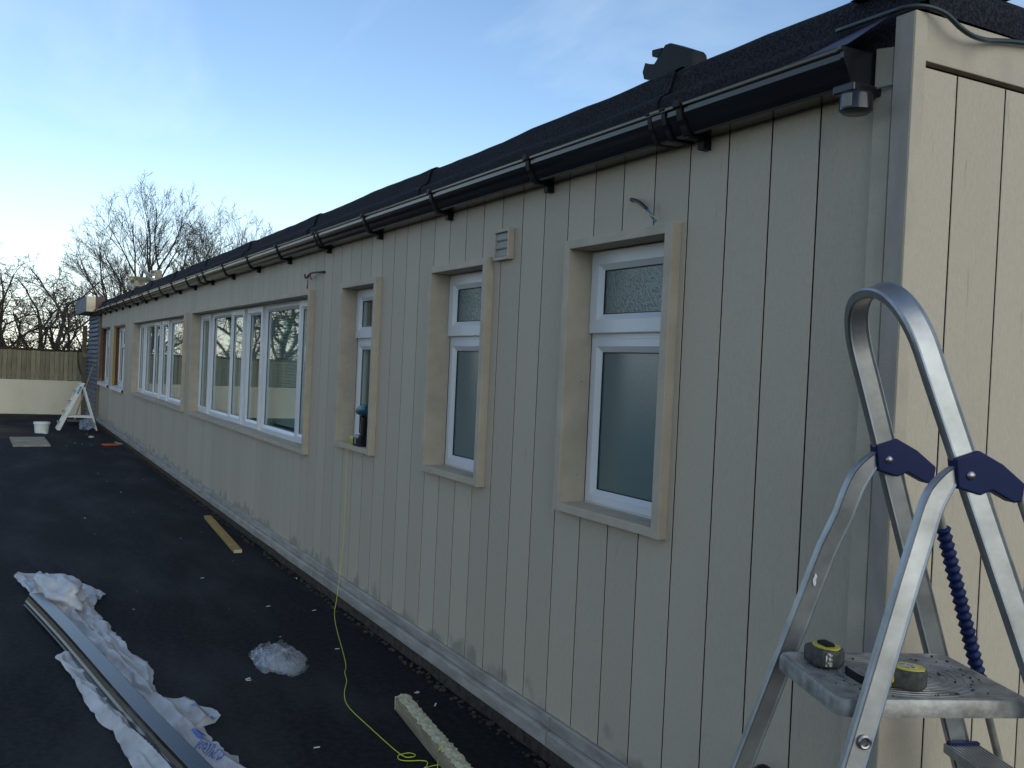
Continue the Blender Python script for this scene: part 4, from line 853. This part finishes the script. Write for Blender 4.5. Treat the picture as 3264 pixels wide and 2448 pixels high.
# slab
sc = [Vector((-15.65, -1.565, 0)), Vector((-15.70, -1.076, 0)), Vector((-14.27, -1.05, 0)), Vector((-14.22, -1.54, 0))]
t = thing('drain_cover', 'grey drain cover slab with a rusty seam in the yard', 'drain cover', (sc[0]+sc[2])/2)
def Q(a, b, z): return sc[0]*(1-a)*(1-b)+sc[1]*(1-a)*b+sc[2]*a*b+sc[3]*a*(1-b)+Vector((0, 0, z))
for a0, a1, mm, nm in ((.03, .46, M_conc, 'slab_half'), (.54, .97, M_conc, 'slab_half'), (.465, .535, M_rust, 'seam')):
    mb = MB(); z1 = .020 if mm is M_conc else .010; mb.loft([[Q(a0, .02, z), Q(a1, .02, z), Q(a1, .98, z), Q(a0, .98, z)] for z in (.001, z1)]); obj(nm, mb, mm, t, bevel=.003 if mm is M_conc else 0)
mb = MB()
for a0, a1, b0, b1 in ((0, .028, 0, 1), (.972, 1, 0, 1), (.028, .972, 0, .018), (.028, .972, .982, 1)): mb.loft([[Q(a0, b0, z), Q(a1, b0, z), Q(a1, b1, z), Q(a0, b1, z)] for z in (.001, .026)])
obj('rim', mb, M_conc, t)
# white A-frame steps
af = thing('white_steps', 'small white folding steps with a blue sticker by the far corner', 'stepladder', (-17.5, -.45, 0))
xa = -17.43
def bar(nm, a, b, w, d, m_=M_white, par=None):
    a, b = Vector(a), Vector(b); q = MB(); dd = b-a; sx_ = Vector((1, 0, 0)); sy = dd.normalized().cross(sx_).normalized(); q.obox((a+b)/2, dd/2, sy*w/2, sx_*d/2); return obj(nm, q, m_, par or af, bevel=.002)
for xx in (xa, xa-.36):
    st_ = bar('front_stile', (xx, -.782, .0), (xx, -.416, .825), .062, .022)
    bar('rear_leg', (xx-.02, -.150, .0), (xx-.02, -.385, .775), .026, .020)
    bar('brace', (xx-.01, -.66, .245), (xx-.01, -.205, .235), .026, .012)
    if xx == xa: bar('sticker', (xx+.0125, -.495, .648), (xx+.0125, -.433, .785), .036, .002, M_sticker, st_)
for k_ in range(4):
    f_ = .17+.225*k_; c = Vector((xa-.18, -.782+.366*f_-.028, .825*f_)); mb = MB(); mb.obox(c, (.168, 0, 0), (0, .045, 0), (0, 0, .010)); obj('tread', mb, M_alu, af, bevel=.002)
mb = MB(); mb.obox((xa-.18, -.425, .830), (.19, 0, 0), (0, .05, 0), (0, 0, .010)); obj('top_step', mb, M_white, af, bevel=.003)
# broom
bb_ = Vector((-18.75, -.43, 0)); t = thing('broom', 'wooden broom leaning on the slatted end behind the white steps', 'broom', bb_)
tp = Vector((-19.70, -.062, 1.13)); mb = MB(); mb.tube([bb_+Vector((0, 0, .10)), tp], .013, 8); obj('handle', mb, M_oldtim, t, smooth='angle')
mb = MB(); mb.obox(bb_+Vector((0, 0, .085)), (.05, .12, 0), (.025, -.01, 0), (0, 0, .022)); obj('head', mb, M_post, t, bevel=.004)
mb = MB()
for i in range(24):
    f_ = -1+2*(i % 12)/11; q = bb_+Vector((.05*f_+(.012 if i > 11 else -.012), .115*f_, 0)); mb.tube([q+Vector((0, 0, .064)), q+Vector((random.uniform(-.02, .02), random.uniform(-.01, .01), .002))], [.007, .010], 5)
obj('bristles', mb, M_blackm, t)
# blue tinted bag
c0 = Vector((-17.45, -.30, 0)); mb = MB(); rings = []
for i in range(19):
    th = math.pi*(.02+.96*i/18); rg = []
    for j in range(28):
        ph = 2*math.pi*j/28; d = Vector((math.sin(th)*math.cos(ph), math.sin(th)*math.sin(ph), math.cos(th))); k_ = 1+.45*nz3(d.x*1.7+9, d.y*1.7, d.z*1.7)+.25*abs(nz3(d.x*4, d.y*4, d.z*4))
        rg.append(c0+Vector((d.x*.15*k_, d.y*.115*k_-.05*max(0, -d.z), max(.002, .105+d.z*.115*k_))))
    rings.append(rg)
mb.loft(rings); tag(obj('plastic_bag', mb, M_bagblue, smooth=False, loc=c0), 'bluish plastic bag slumped under the white steps', 'plastic bag')
# small litter that can be picked out
def lump(name, c, sx_, sy_, sz_, mm, lbl, cat, seed):
    mb = MB(); rings = []
    for i in range(9):
        th = math.pi*(.04+.92*i/8); rings.append([Vector(c)+Vector((math.sin(th)*math.cos(a)*sx_, math.sin(th)*math.sin(a)*sy_, sz_+math.cos(th)*sz_))*1.0+Vector((0, 0, 0))+Vector((.3*sx_*nz3(a*1.3, th, seed), .3*sy_*nz3(a, th*2, seed+3), 0)) for a in [2*math.pi*k/14 for k in range(14)]])
    mb.loft(rings); return tag(obj(name, mb, mm, smooth=True, loc=c), lbl, cat)
lump('foam_lump', (-15.8, -.375, .0), .10, .045, .02, M_foam, 'cream foam lump on the asphalt below the white steps', 'foam', 1)
mb = MB(); A, B = Vector((-14.46, -.320, 0)), Vector((-14.52, -.105, 0)); d = B-A; mb.obox((A+B)/2+Vector((0, 0, .013)), d/2, Vector((.055, .02, 0)), (0, 0, .012)); tag(obj('orange_offcut', mb, M_orange, loc=(A+B)/2, bevel=.004), 'orange-red offcut lying at the wall foot', 'offcut')
mb = MB(); A, B = Vector((-14.95, -.10, 0)), Vector((-14.62, -.035, 0)); d = B-A; mb.obox((A+B)/2+Vector((0, 0, .010)), d/2, Vector((-.012, .012, 0)), (0, 0, .009)); tag(obj('grey_offcut', mb, M_grey, loc=(A+B)/2, bevel=.002), 'narrow grey offcut beside the orange-red one', 'offcut')
db = MB()
for i in range(38):
    x_ = random.uniform(-19, -1.2); y_ = -.1-abs(random.gauss(0, .55)); s = random.uniform(.002, .006)*(1+.05*abs(x_)); a = random.random()*6.28; e = random.uniform(.25, 1)
    db.obox((x_, y_, s*.35), (s*math.cos(a), s*math.sin(a), random.uniform(0, s*.3)), (-s*e*.5*math.sin(a), s*e*.5*math.cos(a), 0), (0, 0, s*.15))
for px, py in ((793, 2168), (1010, 2382), (645, 1842), (945, 1843), (790, 2163), (855, 1932), (1001, 1945), (1075, 2068), (1332, 2205), (1327, 2208), (1388, 2246), (990, 1828)):
    p = onZ(px, py, .004); a = random.random()*3; db.obox(p, (.011*math.cos(a), .011*math.sin(a), .002), (-.003*math.sin(a), .003*math.cos(a), 0), (0, 0, .0015))
tag(obj('yard_debris', db, M_flake), 'tiny pale shavings and flakes scattered over the asphalt', 'debris', kind='stuff')
# rubble spilling from under the base trim
rb = MB()
for i in range(900):
    x_ = random.uniform(-19, -.3); y_ = random.uniform(-.055, -.015)+.02*nz3(x_*2); s = random.uniform(.003, .011); a = random.random()*6.28
    rb.obox((x_, y_, s*.4), (s*math.cos(a), s*math.sin(a), s*.2), (-s*.7*math.sin(a), s*.7*math.cos(a), 0), (s*.1, 0, s*.5))
tag(obj('wall_foot_rubble', rb, M_dirt), 'brown soil and rubble along the foot of the wall', 'rubble', kind='stuff')

# --- cream wall and board fence across the end, returning along the side of the yard
FX, FY = -22.0, -13.0
t = thing('rendered_wall', 'low cream rendered wall across the end of the yard', 'wall', (FX, -4, 0))
mb = MB(); mb.box(FX-.20, FX, FY, .6, 0, .738); mb2 = MB(); obj('wall_body', mb, M_render, t)
t = thing('board_fence', 'weathered close-boarded fence standing on the cream wall', 'fence', (FX-.05, -4, .74))
f0 = None; i = 0; y = .55; wb = .092
while y > FY:
    mb_y = y
    if f0 is None:
        mb = MB(); mb.loft([[(FX-.07, y-.003, z), (FX-.040, y-.003, z), (FX-.056, y-wb+.003, z), (FX-.07, y-wb+.003, z)] for z in (.742, 1.372)]); f0 = obj('fence_board', mb, M_fence, t); fy0 = y
    else:
        c = copyobj(f0, t, (random.uniform(-.004, .004), y-fy0, random.uniform(-.008, .010)))
    y -= wb
mb = MB(); mb.box(FX-.125, FX-.071, FY, .55, 1.20, 1.28); mb.box(FX-.125, FX-.071, FY, .55, .84, .92); obj('arris_rails', mb, M_fence, t)
mb = MB(); A = onX(1490/5.53, 1000+210/5.53, FX-.3); mb.box(FX-.35, FX-.25, A.y-.03, A.y+.06, .0, A.z); tag(obj('fence_post', mb, M_fpost, loc=(FX-.3, A.y, 0), bevel=.006), 'brown timber post rising behind the fence beside the slatted end', 'post')
lp = [onX(x_/5.53, 1000+y_/5.53, FX+.03) for x_, y_ in ((1375, 640), (1372, 760), (1385, 900), (1420, 1030), (1465, 1090), (1500, 1090))]
mb = MB(); mb.tube(bez(lp, 5), .012, 6); tag(obj('hanging_cable', mb, M_bark, smooth=True, loc=lp[0]), 'dark cable looped over the fence beside the slatted end', 'cable')

# --- bare trees
def tree(name, label, base, spec, seed, group=None, bark=M_bark):
    rnd = random.Random(seed); tr, cr = MB(), MB()
    def limb(p, d, ln, r0, lv):
        nseg = max(3, min(7, int(ln/spec['seg'][min(lv, len(spec['seg'])-1)]))); pts = [p]; rad = [r0]; dd = d.copy(); kids = []
        for i in range(nseg):
            j = spec['bend'][min(lv, len(spec['bend'])-1)]
            dd = (dd+Vector((rnd.gauss(0, j), rnd.gauss(0, j), rnd.gauss(0, j)+spec['up'][min(lv, len(spec['up'])-1)]))).normalized()
            p = p+dd*(ln/nseg); pts.append(p); f_ = (i+1)/nseg; rad.append(max(r0*(1-f_)+r0*spec['taper']*f_, spec['rmin'])); kids.append((p, dd.copy(), rad[-1], f_))
        (tr if lv < 2 else cr).tube(pts, rad, 6 if lv < 2 else (4 if lv < 3 else 3), False)
        if lv >= spec['levels']: return
        nk = spec['n'][lv]
        for k in range(nk):
            f_ = spec['start'][lv]+(1-spec['start'][lv])*(k+rnd.random()*.7)/nk; q = kids[min(len(kids)-1, int(f_*len(kids)))]
            ax = q[1].orthogonal(); ax.rotate(Quaternion(q[1], rnd.random()*6.283)); nd = q[1].copy(); nd.rotate(Quaternion(ax, spec['ang'][lv]*rnd.uniform(.6, 1.3)))
            limb(q[0], nd, ln*spec['len'][lv]*rnd.uniform(.65, 1.15)*(1.1-.35*f_), max(q[2]*spec['rad'][lv], spec['rmin']), lv+1)
    t = thing(name, label, 'tree', base, group)
    for d, ln, r in spec['stems']: limb(Vector(base), Vector(d).normalized(), ln, r, 0)
    obj('trunk', tr, bark, t, smooth=True); obj('crown', cr, M_twig, t); return t
big = dict(levels=4, seg=(.5, .4, .3, .2, .15), bend=(.05, .09, .11, .14, .18), up=(.10, .10, .07, .05, .02), taper=.42, rmin=.0052, n=(6, 7, 7, 5), start=(.45, .25, .2, .15), ang=(.55, .55, .6, .65), len=(.72, .60, .52, .48), rad=(.62, .55, .5, .5))
b0 = onZ(470, 1150, 1.3); d_ = ray(475, 1150); base = CAM+d_*((-44-CAM.x)/d_.x); base.z = 0
SC = (base-CAM).length
def wx(px): dd = ray(px, 1150); q = CAM+dd*((-44-CAM.x)/dd.x); return q
side_ = (wx(640)-wx(475)).normalized()
big['stems'] = [(Vector((0, 0, 1))+side_*a+Vector((b, 0, 0)), h, .16) for a, b, h in ((-.02, .1, 5.2), (-.28, -.2, 4.8), (.26, .15, 4.6), (-.58, .1, 4.1), (.46, -.1, 4.2), (-.85, 0, 3.2))]
tree('bare_tree', 'broad bare winter tree rising behind the far roof end', base, big, 11)
d_ = ray(745, 1160); base2 = CAM+d_*((-46-CAM.x)/d_.x); base2.z = 0
b2 = dict(big); b2['stems'] = [(Vector((0, 0, 1))+side_*a, h, .13) for a, h in ((0, 4.7), (.2, 4.5), (-.35, 4.4), (.38, 3.9), (-.6, 3.9))]
tree('bare_tree', 'smaller bare tree half hidden behind the roof, right of the broad one', base2, b2, 23)
thorn = dict(levels=4, seg=(.3, .25, .2, .15, .1), bend=(.14, .24, .30, .34, .36), up=(.05, .0, -.01, -.01, 0), taper=.5, rmin=.0045, n=(5, 6, 6, 5), start=(.30, .15, .1, .1), ang=(.75, .8, .85, .9), len=(.72, .58, .52, .48), rad=(.6, .52, .48, .5))
d_ = ray(95, 1150); base3 = CAM+d_*((-25.0-CAM.x)/d_.x); base3.z = 0
thorn['stems'] = [(Vector((0, 0, 1))+Vector((0, a, 0)), h, .085) for a, h in ((-.25, 2.7), (.25, 2.6), (.7, 2.2), (-.7, 2.5))]
th1 = tree('bare_thorn_tree', 'tangled bare thorn tree behind the fence at the left', base3, thorn, 5)
thorn2 = dict(thorn); thorn2['stems'] = [(Vector((0, 0, 1))+Vector((0, a, 0)), h, .06) for a, h in ((-.5, 2.0), (.2, 2.1), (.55, 1.8))]
d_ = ray(215, 1150); base4 = CAM+d_*((-26.2-CAM.x)/d_.x); base4.z = 0
tree('bare_thorn_tree', 'lower thorn bush behind the fence next to the slatted end', base4, thorn2, 9)
# trees round the rest of the yard, seen in the panes
def copytree(src, loc, rot, sc, label):
    r = src.copy(); COL.objects.link(r); r.location = loc; r.rotation_euler = (0, 0, rot); r.scale = (sc, sc, sc); r['label'] = label; r['group'] = 'trees mirrored in the window panes'
    for ch in src.children:
        c = ch.copy(); COL.objects.link(c); c.parent = r
for i, (x_, y_, s_) in enumerate(((-25.5, -4.4, 1.15), (-25.2, -6.6, 1.3), (-24.8, -9.4, 1.3))):
    copytree(th1, (x_, y_, 0), 1.3*i+.6, s_, ['bare tree behind the fence mirrored in the near wide window', 'bare tree mirrored beside the curtain of the near wide window', 'bare tree mirrored at the edge of the narrow window'][i])
# --- bramble and ivy bank behind the fence
hg = MB(); rnd = random.Random(3)
for i in range(9000):
    x_ = FX-.45-abs(rnd.gauss(0, .55)); y_ = rnd.uniform(FY-.5, .9); top = 1.60+.13*nz3(y_*.9, 3)+.07*nz3(y_*3.1, 8)
    z_ = top-abs(rnd.gauss(0, .28)); 
    if z_ < .4: continue
    s = rnd.uniform(.012, .034); a = Vector((rnd.gauss(0, 1), rnd.gauss(0, 1), rnd.gauss(0, 1))).normalized(); b = a.orthogonal().normalized(); c = Vector((x_, y_, z_))
    hg.add([c-a*s, c+b*s*.6, c+a*s, c-b*s*.6], [(0, 1, 2, 3)])
for i in range(700):
    y_ = rnd.uniform(FY-.5, .9); x_ = FX-.4-rnd.random(); p = Vector((x_, y_, .9)); d = Vector((rnd.gauss(0, .3), rnd.gauss(0, .6), 1)).normalized(); pts = [p]
    for k in range(5): d = (d+Vector((rnd.gauss(0, .25), rnd.gauss(0, .35), -.10*k))).normalized(); p = p+d*rnd.uniform(.10, .22); pts.append(p)
    hg.tube(pts, .006, 3, False)
hb = MB(); hb.box(FX-1.6, FX-.9, FY-.5, .9, 0, 1.42); hg.add(hb.v, hb.f)
tag(obj('bramble_bank', hg, M_hedge, loc=(FX-.8, -4, 0)), 'dark bank of ivy and bramble showing over the fence', 'hedge', kind='stuff')
